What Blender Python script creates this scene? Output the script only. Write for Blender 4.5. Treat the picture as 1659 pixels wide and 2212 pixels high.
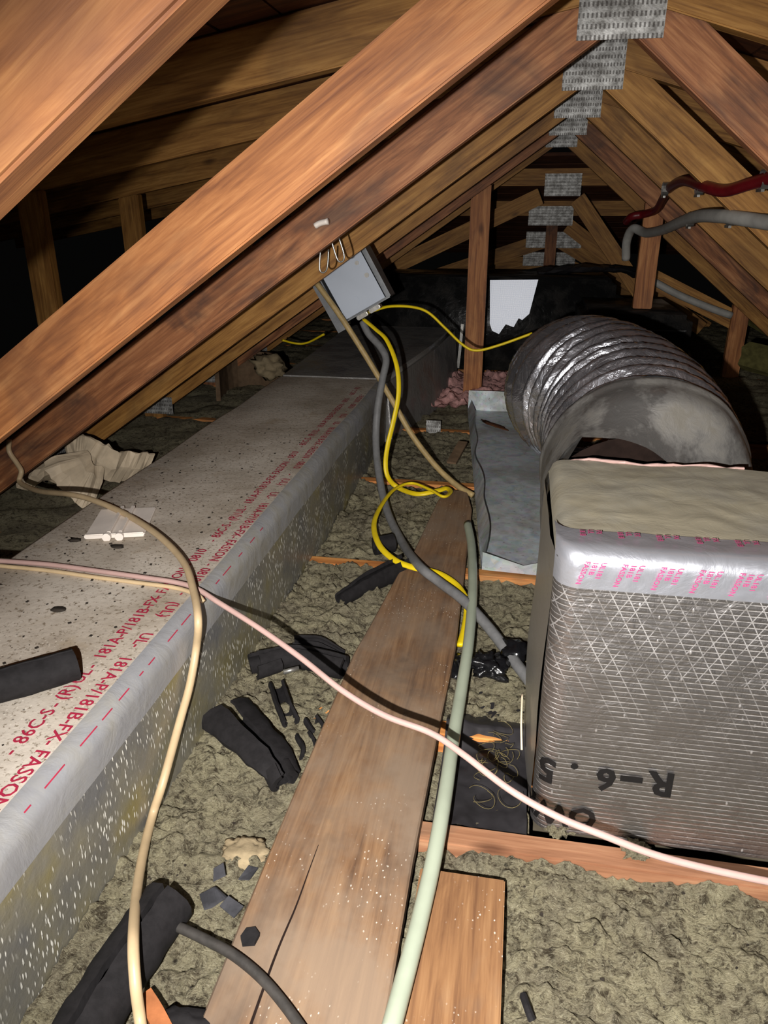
import bpy, bmesh, math, random
from mathutils import Vector, Matrix, noise

# ------------------------------------------------------------------ clean start
for o in list(bpy.data.objects):
    bpy.data.objects.remove(o)
SC = bpy.context.scene
COL = SC.collection
random.seed(7)

# ------------------------------------------------------------------ camera
cam_data = bpy.data.cameras.new('camera')
cam_data.sensor_fit = 'VERTICAL'
cam_data.sensor_height = 36.0
cam_data.lens = 36.0 * 1600.0 / 2212.0
cam_data.clip_start = 0.02
cam = bpy.data.objects.new('camera', cam_data)
COL.objects.link(cam)
_r = [[0.984423, -0.06626, -0.16285], [0.175813, 0.371004, 0.911837], [0.0, 0.926265, -0.376874]]            # rows: world axes seen from the camera (right, up, forward)
cam.matrix_world = Matrix(((_r[0][0], _r[0][1], -_r[0][2], 0.0),
                           (_r[1][0], _r[1][1], -_r[1][2], 0.0),
                           (_r[2][0], _r[2][1], -_r[2][2], 0.9),
                           (0, 0, 0, 1)))
SC.camera = cam

# ------------------------------------------------------------------ world, light, exposure
W = bpy.data.worlds.new('world')
SC.world = W
W.use_nodes = True
W.node_tree.nodes['Background'].inputs[0].default_value = (1.0, 0.95, 0.88, 1)
W.node_tree.nodes['Background'].inputs[1].default_value = 0.0015

def spot(name, loc, target, watts, size, blend, radius, color):
    d = bpy.data.lights.new(name, 'SPOT')
    d.energy = watts; d.spot_size = math.radians(size); d.spot_blend = blend
    d.shadow_soft_size = radius; d.color = color
    o = bpy.data.objects.new(name, d)
    o.location = loc
    o.rotation_euler = (Vector(target) - Vector(loc)).to_track_quat('-Z', 'Y').to_euler()
    COL.objects.link(o)
    return o
spot('flash', (-0.078, -0.08, 0.868), (0.10, 1.3, 0.08), 182.0, 112.0, 1.0, 0.006, (1.0, 0.97, 0.94))
spot('fill_spot', (-0.20, -1.30, 0.92), (0.16, 1.8, 0.34), 38.0, 66.0, 1.0, 0.15, (1.0, 0.95, 0.88))  # added fill behind the camera to soften falloff; no such lamp in the attic

SC.view_settings.view_transform = 'Standard'
SC.view_settings.look = 'None'
SC.view_settings.gamma = 1.0
SC.view_settings.use_curve_mapping = False
SC.view_settings.exposure = 0.0

# ------------------------------------------------------------------ material helpers
def srgb(r, g, b):
    f = lambda c: (c / 255 / 12.92) if c <= 10 else ((c / 255 + 0.055) / 1.055) ** 2.4
    return (f(r), f(g), f(b), 1.0)

class NT:
    def __init__(self, name):
        self.m = bpy.data.materials.new(name); self.m.use_nodes = True
        self.t = self.m.node_tree; self.n = self.t.nodes
        self.b = self.n['Principled BSDF']
        self._tc = None
    def link(self, a, b): self.t.links.new(a, b)
    def coord(self, kind='Object'):
        if self._tc is None: self._tc = self.n.new('ShaderNodeTexCoord')
        return self._tc.outputs[kind]
    def mapping(self, scale=(1, 1, 1), kind='Object', rot=(0, 0, 0), rnd=False):
        mp = self.n.new('ShaderNodeMapping')
        mp.inputs['Scale'].default_value = scale
        mp.inputs['Rotation'].default_value = rot
        self.link(self.coord(kind), mp.inputs['Vector'])
        if rnd:
            oi = self.n.new('ShaderNodeObjectInfo')
            mul = self.n.new('ShaderNodeMath'); mul.operation = 'MULTIPLY'; mul.inputs[1].default_value = 37.0
            self.link(oi.outputs['Random'], mul.inputs[0])
            cx = self.n.new('ShaderNodeCombineXYZ')
            for k in range(3): self.link(mul.outputs[0], cx.inputs[k])
            self.link(cx.outputs[0], mp.inputs['Location'])
        return mp.outputs[0]
    def noise(self, vec, scale, detail=4, rough=0.55, dist=0.0):
        x = self.n.new('ShaderNodeTexNoise')
        x.inputs['Scale'].default_value = scale; x.inputs['Detail'].default_value = detail
        x.inputs['Roughness'].default_value = rough; x.inputs['Distortion'].default_value = dist
        self.link(vec, x.inputs['Vector'])
        return x.outputs[0]
    def voronoi(self, vec, scale, feature='F1', out='Distance', rnd=1.0):
        x = self.n.new('ShaderNodeTexVoronoi'); x.feature = feature
        x.inputs['Scale'].default_value = scale
        x.inputs['Randomness'].default_value = rnd
        self.link(vec, x.inputs['Vector'])
        return x.outputs[out]
    def wave(self, vec, scale, dist=0.0, dscale=1.0, axis='X', detail=2):
        x = self.n.new('ShaderNodeTexWave'); x.bands_direction = axis
        x.inputs['Scale'].default_value = scale; x.inputs['Distortion'].default_value = dist
        x.inputs['Detail'].default_value = detail; x.inputs['Detail Scale'].default_value = dscale
        self.link(vec, x.inputs['Vector'])
        return x.outputs['Fac']
    def ramp(self, fac, stops, interp='LINEAR'):
        x = self.n.new('ShaderNodeValToRGB'); x.color_ramp.interpolation = interp
        el = x.color_ramp.elements
        while len(el) < len(stops): el.new(0.5)
        for e, (p, c) in zip(el, stops):
            e.position = p
            e.color = c if len(c) == 4 else (*c, 1)
        self.link(fac, x.inputs[0])
        return x.outputs[0]
    def bw(self, fac, a, b):
        if a < b: return self.ramp(fac, [(a, (0, 0, 0, 1)), (b, (1, 1, 1, 1))])
        return self.ramp(fac, [(b, (1, 1, 1, 1)), (a, (0, 0, 0, 1))])
    def mix(self, fac, a, b, mode='MIX'):
        x = self.n.new('ShaderNodeMix'); x.data_type = 'RGBA'; x.blend_type = mode
        for v, s in ((fac, x.inputs[0]), (a, x.inputs[6]), (b, x.inputs[7])):
            if hasattr(v, 'links'): self.link(v, s)
            else: s.default_value = v
        return x.outputs[2]
    def math(self, op, a, b=0.0):
        x = self.n.new('ShaderNodeMath'); x.operation = op
        for v, s in ((a, x.inputs[0]), (b, x.inputs[1])):
            if hasattr(v, 'links'): self.link(v, s)
            else: s.default_value = v
        return x.outputs[0]
    def bump(self, h, strength=0.3, dist=0.01, prev=None):
        x = self.n.new('ShaderNodeBump')
        x.inputs['Strength'].default_value = strength; x.inputs['Distance'].default_value = dist
        self.link(h, x.inputs['Height'])
        if prev is not None: self.link(prev, x.inputs['Normal'])
        self.link(x.outputs[0], self.b.inputs['Normal'])
        return x.outputs[0]
    def set(self, color=None, rough=None, metal=None, spec=None):
        for v, k in ((color, 'Base Color'), (rough, 'Roughness'), (metal, 'Metallic'), (spec, 'Specular IOR Level')):
            if v is None: continue
            if hasattr(v, 'links'): self.link(v, self.b.inputs[k])
            else: self.b.inputs[k].default_value = v
        return self.m

def wood(name, light, mid, dark, stain=None, stain_amt=0.5, rough=0.62, fleck=False, dustc=None):
    t = NT(name)
    v = t.mapping((1.6, 16, 16), rnd=True)
    g1 = t.noise(v, 2.2, 5, 0.6, 1.2)
    v2 = t.mapping((2.5, 90, 90), rnd=True)
    g2 = t.noise(v2, 2.0, 3, 0.6, 0.4)
    g = t.math('ADD', t.math('MULTIPLY', g1, 0.7), t.math('MULTIPLY', g2, 0.35))
    c = t.ramp(g, [(0.36, dark), (0.52, mid), (0.70, light)])
    v3 = t.mapping((1.2, 2.0, 2.0), rnd=True)
    if stain:
        s = t.bw(t.noise(v3, 3.2, 4, 0.6, 0.6), 0.50, 0.68)
        c = t.mix(t.math('MULTIPLY', s, stain_amt), c, stain)
    # a few knots
    kv = t.mapping((2.2, 5.0, 5.0), rnd=True)
    k = t.bw(t.voronoi(kv, 1.1), 0.10, 0.04)
    c = t.mix(t.math('MULTIPLY', k, 0.75), c, (dark[0] * 0.35, dark[1] * 0.3, dark[2] * 0.3, 1))
    if dustc:
        dn = t.bw(t.noise(t.mapping((1, 1, 1)), 5.0, 5, 0.65), 0.40, 0.62)
        c = t.mix(t.math('MULTIPLY', dn, 0.75), c, dustc)
    if fleck:
        fn = t.mapping((60, 95, 95))
        f = t.bw(t.math('ADD', t.voronoi(fn, 1.6), t.math('MULTIPLY', t.noise(t.mapping((1, 1, 1)), 220, 4, 0.7), 0.5)), 0.42, 0.34)
        area = t.bw(t.noise(t.mapping((1, 1, 1)), 7.0, 3, 0.6), 0.50, 0.62)
        c = t.mix(t.math('MULTIPLY', f, t.math('MULTIPLY', area, 0.85)), c, srgb(215, 205, 190))
    t.bump(g, 0.25, 0.004)
    return t.set(c, rough, 0.0, 0.35)

M = {}
M['wood_web'] = wood('fir_timber', srgb(194, 138, 92), srgb(152, 98, 62), srgb(102, 62, 40), srgb(62, 48, 44), 0.75)
M['wood_red'] = wood('reddish_fir', srgb(206, 146, 92), srgb(172, 112, 66), srgb(126, 76, 46), srgb(96, 64, 50), 0.5)
M['wood_amber'] = wood('amber_pine', srgb(200, 150, 82), srgb(164, 116, 58), srgb(116, 76, 36), srgb(80, 56, 38), 0.4)
M['wood_joist'] = wood('sawn_joist', srgb(226, 164, 96), srgb(204, 134, 72), srgb(160, 96, 52), srgb(120, 96, 70), 0.5)
M['wood_header'] = wood('pale_header', srgb(170, 128, 96), srgb(148, 104, 76), srgb(120, 80, 56), srgb(104, 88, 72), 0.8)
M['wood_plank'] = wood('dirty_plank', srgb(146, 115, 84), srgb(120, 90, 64), srgb(88, 64, 46), srgb(92, 78, 66), 0.8, 0.75, True, srgb(132, 114, 96))
M['wood_short'] = wood('clean_short_plank', srgb(148, 112, 76), srgb(128, 92, 60), srgb(100, 68, 44), srgb(112, 96, 80), 0.7, 0.7, True)
M['wood_deck'] = wood('old_roof_board', srgb(120, 76, 46), srgb(92, 54, 34), srgb(58, 34, 22), srgb(50, 34, 26), 0.5)

def m_plate():
    t = NT('galvanised_nail_plate')
    v = t.mapping((1, 1, 1))
    sx = t.n.new('ShaderNodeSeparateXYZ'); t.link(v, sx.inputs[0])
    def saw(o, per):
        fr = t.math('FRACT', t.math('MULTIPLY', o, 1.0 / per))
        return t.math('LESS_THAN', fr, 0.45)
    holes = t.math('MULTIPLY', saw(sx.outputs['X'], 0.0085), saw(sx.outputs['Z'], 0.019))
    n = t.noise(v, 26, 4, 0.7)
    c = t.mix(t.bw(n, 0.40, 0.66), srgb(120, 118, 114), srgb(205, 205, 202))
    c = t.mix(t.math('MULTIPLY', holes, 0.75), c, srgb(62, 56, 52))
    t.bump(t.math('SUBTRACT', n, t.math('MULTIPLY', holes, 0.8)), 0.6, 0.003)
    return t.set(c, 0.5, 0.35)
M['plate'] = m_plate()

def m_wool():
    t = NT('mineral_wool')
    v = t.mapping((1, 1, 1))
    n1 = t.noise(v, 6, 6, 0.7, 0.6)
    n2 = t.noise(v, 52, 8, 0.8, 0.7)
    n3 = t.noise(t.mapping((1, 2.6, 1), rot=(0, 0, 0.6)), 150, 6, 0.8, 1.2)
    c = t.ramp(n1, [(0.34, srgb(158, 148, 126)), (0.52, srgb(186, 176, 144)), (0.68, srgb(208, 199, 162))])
    c = t.mix(t.math('MULTIPLY', t.bw(n2, 0.52, 0.40), 0.95), c, srgb(78, 68, 54))  # low spots painted dark, standing in for shade in the crevices
    c = t.mix(t.math('MULTIPLY', t.bw(n3, 0.52, 0.60), 0.6), c, srgb(220, 213, 182))  # high fibres painted pale, like lit peaks
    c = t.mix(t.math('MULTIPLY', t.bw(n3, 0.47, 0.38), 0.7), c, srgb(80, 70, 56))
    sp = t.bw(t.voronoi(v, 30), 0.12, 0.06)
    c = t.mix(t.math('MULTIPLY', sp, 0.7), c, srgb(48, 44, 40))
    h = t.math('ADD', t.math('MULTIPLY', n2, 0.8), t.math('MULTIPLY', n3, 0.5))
    t.bump(h, 1.0, 0.02)
    return t.set(c, 0.95, 0.0, 0.1)
M['wool'] = m_wool()

def m_duct_top():
    t = NT('dusty_foil_facing')
    v = t.mapping((1, 1, 1))
    n1 = t.noise(v, 4, 5, 0.6)
    c = t.ramp(n1, [(0.36, srgb(178, 166, 150)), (0.6, srgb(212, 202, 188))])
    yn = t.bw(t.noise(v, 9, 4, 0.6), 0.60, 0.72)
    c = t.mix(t.math('MULTIPLY', yn, 0.35), c, srgb(150, 122, 72))
    n2 = t.noise(v, 120, 3, 0.7)
    c = t.mix(t.bw(n2, 0.56, 0.66), c, srgb(136, 122, 104))
    area = t.bw(t.noise(v, 3.2, 3, 0.6), 0.42, 0.62)
    dk = t.math('MULTIPLY', t.bw(t.voronoi(v, 85), 0.20, 0.10), area)
    c = t.mix(t.math('MULTIPLY', dk, 0.75), c, srgb(62, 52, 44))
    wt = t.math('MULTIPLY', t.bw(t.voronoi(t.mapping((1.1, 0.9, 1)), 120), 0.20, 0.12), area)
    c = t.mix(t.math('MULTIPLY', wt, 0.7), c, srgb(238, 230, 214))
    t.bump(t.noise(v, 40, 5, 0.6), 0.35, 0.004)
    return t.set(c, 0.6, 0.12, 0.4)
M['duct_top'] = m_duct_top()

def m_duct_side():
    t = NT('worn_foil_scrim_side')
    v = t.mapping((1, 1, 1))
    n1 = t.noise(v, 5, 4, 0.6)
    c = t.ramp(n1, [(0.36, srgb(112, 112, 112)), (0.52, srgb(132, 128, 114)), (0.66, srgb(140, 130, 86))])
    vs = t.mapping((150, 190, 48), rot=(0.30, 0, 0))
    f = t.bw(t.math('ADD', t.voronoi(vs, 1.0), t.math('MULTIPLY', t.noise(v, 130, 3, 0.6), 0.30)), 0.48, 0.34)
    area = t.bw(t.noise(v, 11, 4, 0.6), 0.42, 0.56)
    f = t.math('MULTIPLY', f, area)
    c = t.mix(f, c, srgb(226, 224, 214))
    ro = t.ramp(f, [(0, (0.42, 0.42, 0.42, 1)), (1, (0.75, 0.75, 0.75, 1))])
    me = t.ramp(f, [(0, (0.25, 0.25, 0.25, 1)), (1, (0, 0, 0, 1))])
    t.bump(t.math('ADD', t.noise(v, 60, 4, 0.6), f), 0.4, 0.003)
    return t.set(c, ro, me)
M['duct_side'] = m_duct_side()

def m_foil(name, base, rough, metal, wr_scale, wr, dust=0.0, dustc=None, scrim=False, rnd=0.0):
    t = NT(name)
    v = t.mapping((1, 1, 1))
    n = t.noise(v, wr_scale, 5, 0.6, 0.8)
    c = base
    me = metal
    ro = rough
    h = t.math('MULTIPLY', n, 1.0)
    if scrim:
        sx = t.n.new('ShaderNodeSeparateXYZ'); t.link(v, sx.inputs[0])
        ln = t.math('LESS_THAN', t.math('FRACT', t.math('MULTIPLY', sx.outputs['Z'], 1 / 0.0085)), 0.16)
        xz = t.math('ADD', sx.outputs['X'], t.math('MULTIPLY', sx.outputs['Z'], 0.55))
        dg = t.math('LESS_THAN', t.math('FRACT', t.math('MULTIPLY', xz, 1 / 0.021)), 0.08)
        xz2 = t.math('SUBTRACT', sx.outputs['X'], t.math('MULTIPLY', sx.outputs['Z'], 0.55))
        dg2 = t.math('MULTIPLY', t.math('LESS_THAN', t.math('FRACT', t.math('MULTIPLY', xz2, 1 / 0.021)), 0.07),
                     t.math('GREATER_THAN', sx.outputs['Z'], 0.30))
        hi = t.bw(sx.outputs['Z'], 0.22, 0.33)
        lines = t.math('MAXIMUM', t.math('MULTIPLY', ln, 0.8), t.math('MULTIPLY', t.math('MAXIMUM', t.math('MULTIPLY', dg, t.math('ADD', 0.15, hi)), dg2), 0.7))
        brk = t.bw(t.noise(v, 26, 4, 0.6), 0.40, 0.56)
        lines = t.math('MULTIPLY', lines, t.math('ADD', 0.25, brk))
        fl = t.bw(t.voronoi(t.mapping((1.0, 1, 0.5)), 60), 0.13, 0.05)
        lines = t.math('MINIMUM', t.math('MAXIMUM', lines, t.math('MULTIPLY', fl, t.bw(t.noise(v, 8, 2), 0.46, 0.6))), 1.0)
        c = t.mix(t.math('MULTIPLY', lines, 0.36), base, srgb(220, 218, 216))
        me = t.math('SUBTRACT', metal, t.math('MULTIPLY', lines, 0.35))
        rib = t.wave(v, 37.0, 0.6, 1.0, 'Z', 1)
        h = t.math('ADD', t.math('MULTIPLY', h, 1.4), t.math('ADD', t.math('MULTIPLY', rib, 0.13), t.math('MULTIPLY', lines, 0.3)))
    if dust:
        dn = t.bw(t.noise(v, 7, 5, 0.65), 0.55 - 0.25 * dust, 0.75 - 0.25 * dust)
        c = t.mix(dn, c, dustc)
        me = t.math('MULTIPLY', t.math('SUBTRACT', 1.0, dn), metal)
        ro = t.math('ADD', t.math('MULTIPLY', dn, 0.35), rough)
    t.bump(h, wr, 0.006)
    return t.set(c, ro, me)
M['foil_wrap'] = m_foil('foil_scrim_wrap', srgb(150, 146, 144), 0.36, 0.92, 20, 0.45, scrim=True)
M['foil_side'] = m_foil('creased_foil_wrap', srgb(176, 172, 164), 0.36, 0.85, 22, 0.45)
M['foil_tape'] = m_foil('smooth_foil_tape', srgb(196, 198, 206), 0.34, 0.8, 16, 0.35)
M['corner_tape'] = m_foil('dulled_foil_tape', srgb(164, 165, 168), 0.45, 0.35, 14, 0.5, 0.5, srgb(136, 132, 122))
M['box_top'] = m_foil('dusty_wrap_top', srgb(160, 155, 140), 0.5, 0.35, 18, 0.3, 0.8, srgb(140, 132, 112))
M['flex'] = m_foil('flexible_foil_sleeve', srgb(222, 224, 232), 0.25, 0.97, 18, 0.9)
M['flex_dusty'] = m_foil('dusty_foil_sleeve', srgb(140, 138, 135), 0.36, 0.8, 30, 0.35, 0.5, srgb(100, 96, 88))
M['foil_dark'] = m_foil('shade_dark_foil', srgb(60, 60, 60), 0.33, 0.75, 28, 0.7, 0.35, srgb(46, 42, 38))  # dark colour stands in for shadow and dim reflection on the foil
M['foil_grey'] = m_foil('grey_dusty_foil', srgb(150, 148, 146), 0.40, 0.6, 34, 0.5, 0.5, srgb(120, 116, 110))
def m_mesh_foil():
    t = NT('foil_glint_mesh')
    v = t.mapping((1, 1, 1))
    w1 = t.wave(v, 60, 2.0, 1.0, 'X'); w2 = t.wave(v, 60, 2.0, 1.0, 'Z')
    c = t.mix(t.bw(t.math('MULTIPLY', w1, w2), 0.05, 0.5), srgb(205, 212, 226), srgb(246, 248, 252))  # near-white colour lifts the glint
    t.bump(t.math('ADD', w1, w2), 0.06, 0.003)
    return t.set(c, 0.54, 0.9)
M['foil_glint'] = m_mesh_foil()

def m_galv():
    t = NT('galvanised_sheet')
    v = t.mapping((1, 1, 1))
    n = t.noise(v, 14, 5, 0.6, 1.0)
    sp = t.voronoi(v, 55, 'F1', 'Color')
    c = t.ramp(n, [(0.35, srgb(176, 184, 188)), (0.6, srgb(212, 218, 222))])
    c = t.mix(0.12, c, sp, 'OVERLAY')
    d = t.bw(t.noise(v, 3.0, 5, 0.65), 0.48, 0.64)
    c = t.mix(t.math('MULTIPLY', d, 0.6), c, srgb(134, 124, 108))
    dk = t.bw(t.noise(v, 90, 3, 0.7), 0.62, 0.70)
    c = t.mix(t.math('MULTIPLY', dk, 0.6), c, srgb(80, 66, 54))
    t.bump(n, 0.15, 0.004)
    return t.set(c, 0.5, t.math('SUBTRACT', 0.3, t.math('MULTIPLY', d, 0.25)))
M['galv'] = m_galv()

def plain(name, col, rough=0.5, metal=0.0, nscale=40, namt=0.25, bump=0.15, spec=0.4):
    t = NT(name)
    v = t.mapping((1, 1, 1))
    n = t.noise(v, nscale, 4, 0.6)
    d = tuple(x * (1 - namt) for x in col[:3]) + (1,)
    c = t.ramp(n, [(0.35, d), (0.62, col)])
    t.bump(n, bump, 0.003)
    return t.set(c, rough, metal, spec)
M['yellow'] = plain('yellow_sheath', srgb(238, 208, 28), 0.4, 0, 30, 0.12, 0.05)
M['grey_sheath'] = plain('grey_sheath', srgb(118, 118, 118), 0.5, 0, 50, 0.2, 0.1)
M['tan_sheath'] = plain('tan_sheath', srgb(172, 148, 100), 0.5, 0, 50, 0.25, 0.1)
M['cream'] = plain('cream_sheath', srgb(190, 166, 130), 0.45, 0, 20, 0.14, 0.05)
M['pink'] = plain('pale_pink_sheath', srgb(184, 152, 144), 0.45, 0, 20, 0.12, 0.05)
M['black_sheath'] = plain('black_sheath', srgb(58, 55, 52), 0.55, 0, 60, 0.35, 0.15)
M['foam'] = plain('black_foam', srgb(33, 31, 32), 0.85, 0, 70, 0.35, 0.25, 0.2)
M['plastic_black'] = plain('black_plastic_film', srgb(46, 44, 46), 0.45, 0, 12, 0.4, 0.5)
M['tape_black'] = plain('black_tape', srgb(20, 20, 22), 0.22, 0, 40, 0.3, 0.6, 0.6)
M['red'] = plain('dark_red_hose', srgb(104, 16, 24), 0.4, 0, 30, 0.3, 0.1)
M['conduit'] = plain('grey_conduit', srgb(172, 170, 164), 0.5, 0, 20, 0.2, 0.1)
M['tube_clear'] = plain('milky_green_tube', srgb(164, 172, 152), 0.35, 0, 8, 0.18, 0.05)
M['box_grey'] = plain('grey_enamel', srgb(176, 184, 196), 0.45, 0.1, 6, 0.08, 0.05)
M['box_rim'] = plain('dull_grey_steel', srgb(120, 122, 124), 0.45, 0.5, 30, 0.25, 0.1)
M['steel'] = plain('bright_steel', srgb(190, 188, 182), 0.3, 0.85, 40, 0.2, 0.1)
M['white_plastic'] = plain('white_plastic', srgb(234, 224, 214), 0.45, 0, 15, 0.12, 0.05)
M['white_paper'] = plain('yellowed_white_plastic', srgb(226, 206, 176), 0.6, 0, 14, 0.3, 0.3)
M['pink_wool'] = plain('pink_fibreglass', srgb(232, 178, 172), 0.95, 0, 60, 0.35, 0.9, 0.1)
M['green_wool'] = plain('greenish_fibreglass', srgb(84, 80, 46), 0.95, 0, 40, 0.4, 0.9, 0.1)
M['cardboard'] = plain('dusty_brown_board', srgb(120, 98, 76), 0.85, 0, 25, 0.35, 0.4, 0.2)
M['chip'] = plain('dark_debris', srgb(52, 46, 40), 0.85, 0, 60, 0.4, 0.4, 0.2)
M['straw'] = plain('straw_fibre', srgb(112, 100, 62), 0.8, 0, 30, 0.2, 0.1, 0.2)
M['paper_grey'] = plain('torn_grey_paper', srgb(66, 66, 70), 0.8, 0, 30, 0.5, 0.5, 0.2)
M['tan_pad'] = plain('tan_fibre_pad', srgb(150, 134, 106), 0.95, 0, 30, 0.3, 0.8, 0.1)
M['orange_wood'] = plain('orange_wood_sliver', srgb(170, 106, 66), 0.7, 0, 30, 0.3, 0.3, 0.2)
M['drywall'] = plain('old_drywall_back', srgb(96, 88, 74), 0.9, 0, 12, 0.4, 0.3, 0.1)
M['ink_red'] = plain('red_print', srgb(168, 38, 66), 0.6, 0, 60, 0.2, 0.0)
M['ink_pink'] = plain('magenta_print', srgb(176, 60, 110), 0.5, 0.0, 60, 0.2, 0.0)
M['ink_black'] = plain('black_print', srgb(18, 17, 18), 0.5, 0, 60, 0.2, 0.0)
M['rust'] = plain('rusty_scab', srgb(108, 70, 48), 0.9, 0, 50, 0.4, 0.4, 0.1)
M['dark_slot'] = plain('gap_shade_and_crack', srgb(36, 26, 22), 0.9, 0, 30, 0.4, 0.3, 0.1)  # dark colour: painted shade for the box gap, and the plank crack

# ------------------------------------------------------------------ mesh helpers
def link(name, me, mat, parent=None, smooth=False):
    if isinstance(me, bmesh.types.BMesh):
        bmesh.ops.recalc_face_normals(me, faces=me.faces)
        d = bpy.data.meshes.new(name); me.to_mesh(d); me.free(); me = d
    o = bpy.data.objects.new(name, me); COL.objects.link(o)
    if mat is not None and not me.materials: me.materials.append(mat)
    if smooth:
        me.polygons.foreach_set('use_smooth', [True] * len(me.polygons))
        if smooth == 'auto': me.set_sharp_from_angle(angle=0.75)
    if parent is not None: o.parent = parent
    return o

def tag(o, label=None, cat=None, group=None, kind=None):
    if label: o['label'] = label
    if cat: o['category'] = cat
    if group: o['group'] = group
    if kind: o['kind'] = kind
    return o

def thing(name, label, cat, loc=(0, 0, 0), group=None):
    o = bpy.data.objects.new(name, None); COL.objects.link(o)
    o.location = loc; o.empty_display_size = 0.05
    bpy.context.view_layer.update()
    return tag(o, label, cat, group)

def rel(o, parent):
    """parent o without moving it (parents here only carry a location)"""
    o.parent = parent
    o.location = Vector(o.location) - Vector(parent.location)
    return o

def prism_xz(poly, y0, y1, angle, org, bevel=0.0):
    """polygon in the XZ plane extruded along Y, in a local frame whose X runs along `angle`"""
    ca, sa = math.cos(angle), math.sin(angle)
    bm = bmesh.new()
    pts = [((x - org[0]) * ca + (z - org[1]) * sa, -(x - org[0]) * sa + (z - org[1]) * ca) for x, z in poly]
    a = [bm.verts.new((p[0], y0, p[1])) for p in pts]
    b = [bm.verts.new((p[0], y1, p[1])) for p in pts]
    n = len(pts)
    bm.faces.new(a); bm.faces.new(b[::-1])
    for i in range(n):
        bm.faces.new((a[i], b[i], b[(i + 1) % n], a[(i + 1) % n]))
    if bevel:
        bmesh.ops.recalc_face_normals(bm, faces=bm.faces)
        bmesh.ops.bevel(bm, geom=list(bm.edges), offset=bevel, segments=2, affect='EDGES', clamp_overlap=True)
    return bm

def member(name, poly, ymid, th, angle, mat, parent, bevel=0.003):
    org = poly[0]
    bm = prism_xz(poly, -th / 2, th / 2, angle, org, bevel)
    o = link(name, bm, mat)
    o.location = (org[0], ymid, org[1])
    o.rotation_euler = (0, -angle, 0)
    if parent is not None: rel(o, parent)
    return o

def box_bm(x0, x1, y0, y1, z0, z1, bevel=0.0, seg=2):
    bm = bmesh.new()
    bmesh.ops.create_cube(bm, size=1.0)
    for v in bm.verts:
        v.co = ((x0 + x1) / 2 + v.co.x * (x1 - x0), (y0 + y1) / 2 + v.co.y * (y1 - y0), (z0 + z1) / 2 + v.co.z * (z1 - z0))
    if bevel:
        bmesh.ops.bevel(bm, geom=list(bm.edges), offset=bevel, segments=seg, affect='EDGES', clamp_overlap=True)
    return bm

def prism_xy(poly, z0, z1, bevel=0.0, seg=1):
    bm = bmesh.new()
    a = [bm.verts.new((x, y, z0)) for x, y in poly]
    b = [bm.verts.new((x, y, z1)) for x, y in poly]
    n = len(poly)
    bm.faces.new(a[::-1]); bm.faces.new(b)
    for i in range(n):
        bm.faces.new((a[i], a[(i + 1) % n], b[(i + 1) % n], b[i]))
    if bevel:
        bmesh.ops.recalc_face_normals(bm, faces=bm.faces)
        bmesh.ops.bevel(bm, geom=list(bm.edges), offset=bevel, segments=seg, affect='EDGES', clamp_overlap=True)
    return bm

def spline(pts, sub=8):
    P = [Vector(p) for p in pts]
    if len(P) < 3 or sub <= 1: return P
    P = [P[0] * 2 - P[1]] + P + [P[-1] * 2 - P[-2]]
    out = []
    for i in range(1, len(P) - 2):
        p0, p1, p2, p3 = P[i - 1:i + 3]
        for k in range(sub):
            t = k / sub
            out.append(0.5 * ((2 * p1) + (p2 - p0) * t + (2 * p0 - 5 * p1 + 4 * p2 - p3) * t * t + (3 * p1 - p0 - 3 * p2 + p3) * t ** 3))
    out.append(P[-2])
    return out

def frames(P):
    n = len(P)
    T = [(P[min(i + 1, n - 1)] - P[max(i - 1, 0)]).normalized() for i in range(n)]
    up = Vector((0, 0, 1))
    if abs(T[0].dot(up)) > 0.95: up = Vector((0, 1, 0))
    N = (up - T[0] * up.dot(T[0])).normalized()
    out = []
    for i in range(n):
        N = (N - T[i] * N.dot(T[i]))
        N.normalize()
        out.append((T[i], N, T[i].cross(N)))
    return out

def sweep(pts, profile, sub=8, closed=True, scale=None, caps=True, jitter=0.0):
    """sweep a 2-D profile [(side, up)] along a smooth path"""
    P = spline(pts, sub)
    F = frames(P)
    bm = bmesh.new(); rings = []
    for i, p in enumerate(P):
        s = scale(i / (len(P) - 1)) if scale else 1.0
        ring = []
        for (a, b) in profile:
            q = p + F[i][2] * a * s + F[i][1] * b * s
            if jitter:
                q = q + noise.noise_vector(q * 40) * jitter
            ring.append(bm.verts.new(q))
        rings.append(ring)
    m = len(profile)
    for r0, r1 in zip(rings, rings[1:]):
        for k in range(m if closed else m - 1):
            bm.faces.new((r0[k], r0[(k + 1) % m], r1[(k + 1) % m], r1[k]))
    if caps and closed:
        bm.faces.new(rings[0][::-1]); bm.faces.new(rings[-1])
    return bm

def circ(r, n=10, rz=None):
    rz = r if rz is None else rz
    return [(r * math.cos(2 * math.pi * k / n), rz * math.sin(2 * math.pi * k / n)) for k in range(n)]

def cable(name, pts, r, mat, label, cat='cable', flat=None, n=10, sub=8, group=None):
    prof = circ(r, n) if flat is None else circ(r, 14, flat)
    o = link(name, sweep(pts, prof, sub), mat, smooth=True)
    return tag(o, label, cat, group)

def cprofile(r, wall, slit, n=14):
    """C-shaped section of slit foam tube"""
    a0, a1 = slit / 2, 2 * math.pi - slit / 2
    outer = [(r * math.sin(a0 + (a1 - a0) * k / n), r * math.cos(a0 + (a1 - a0) * k / n)) for k in range(n + 1)]
    q = r - wall
    inner = [(q * math.sin(a1 - (a1 - a0) * k / n), q * math.cos(a1 - (a1 - a0) * k / n)) for k in range(n + 1)]
    return outer + inner

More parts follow.
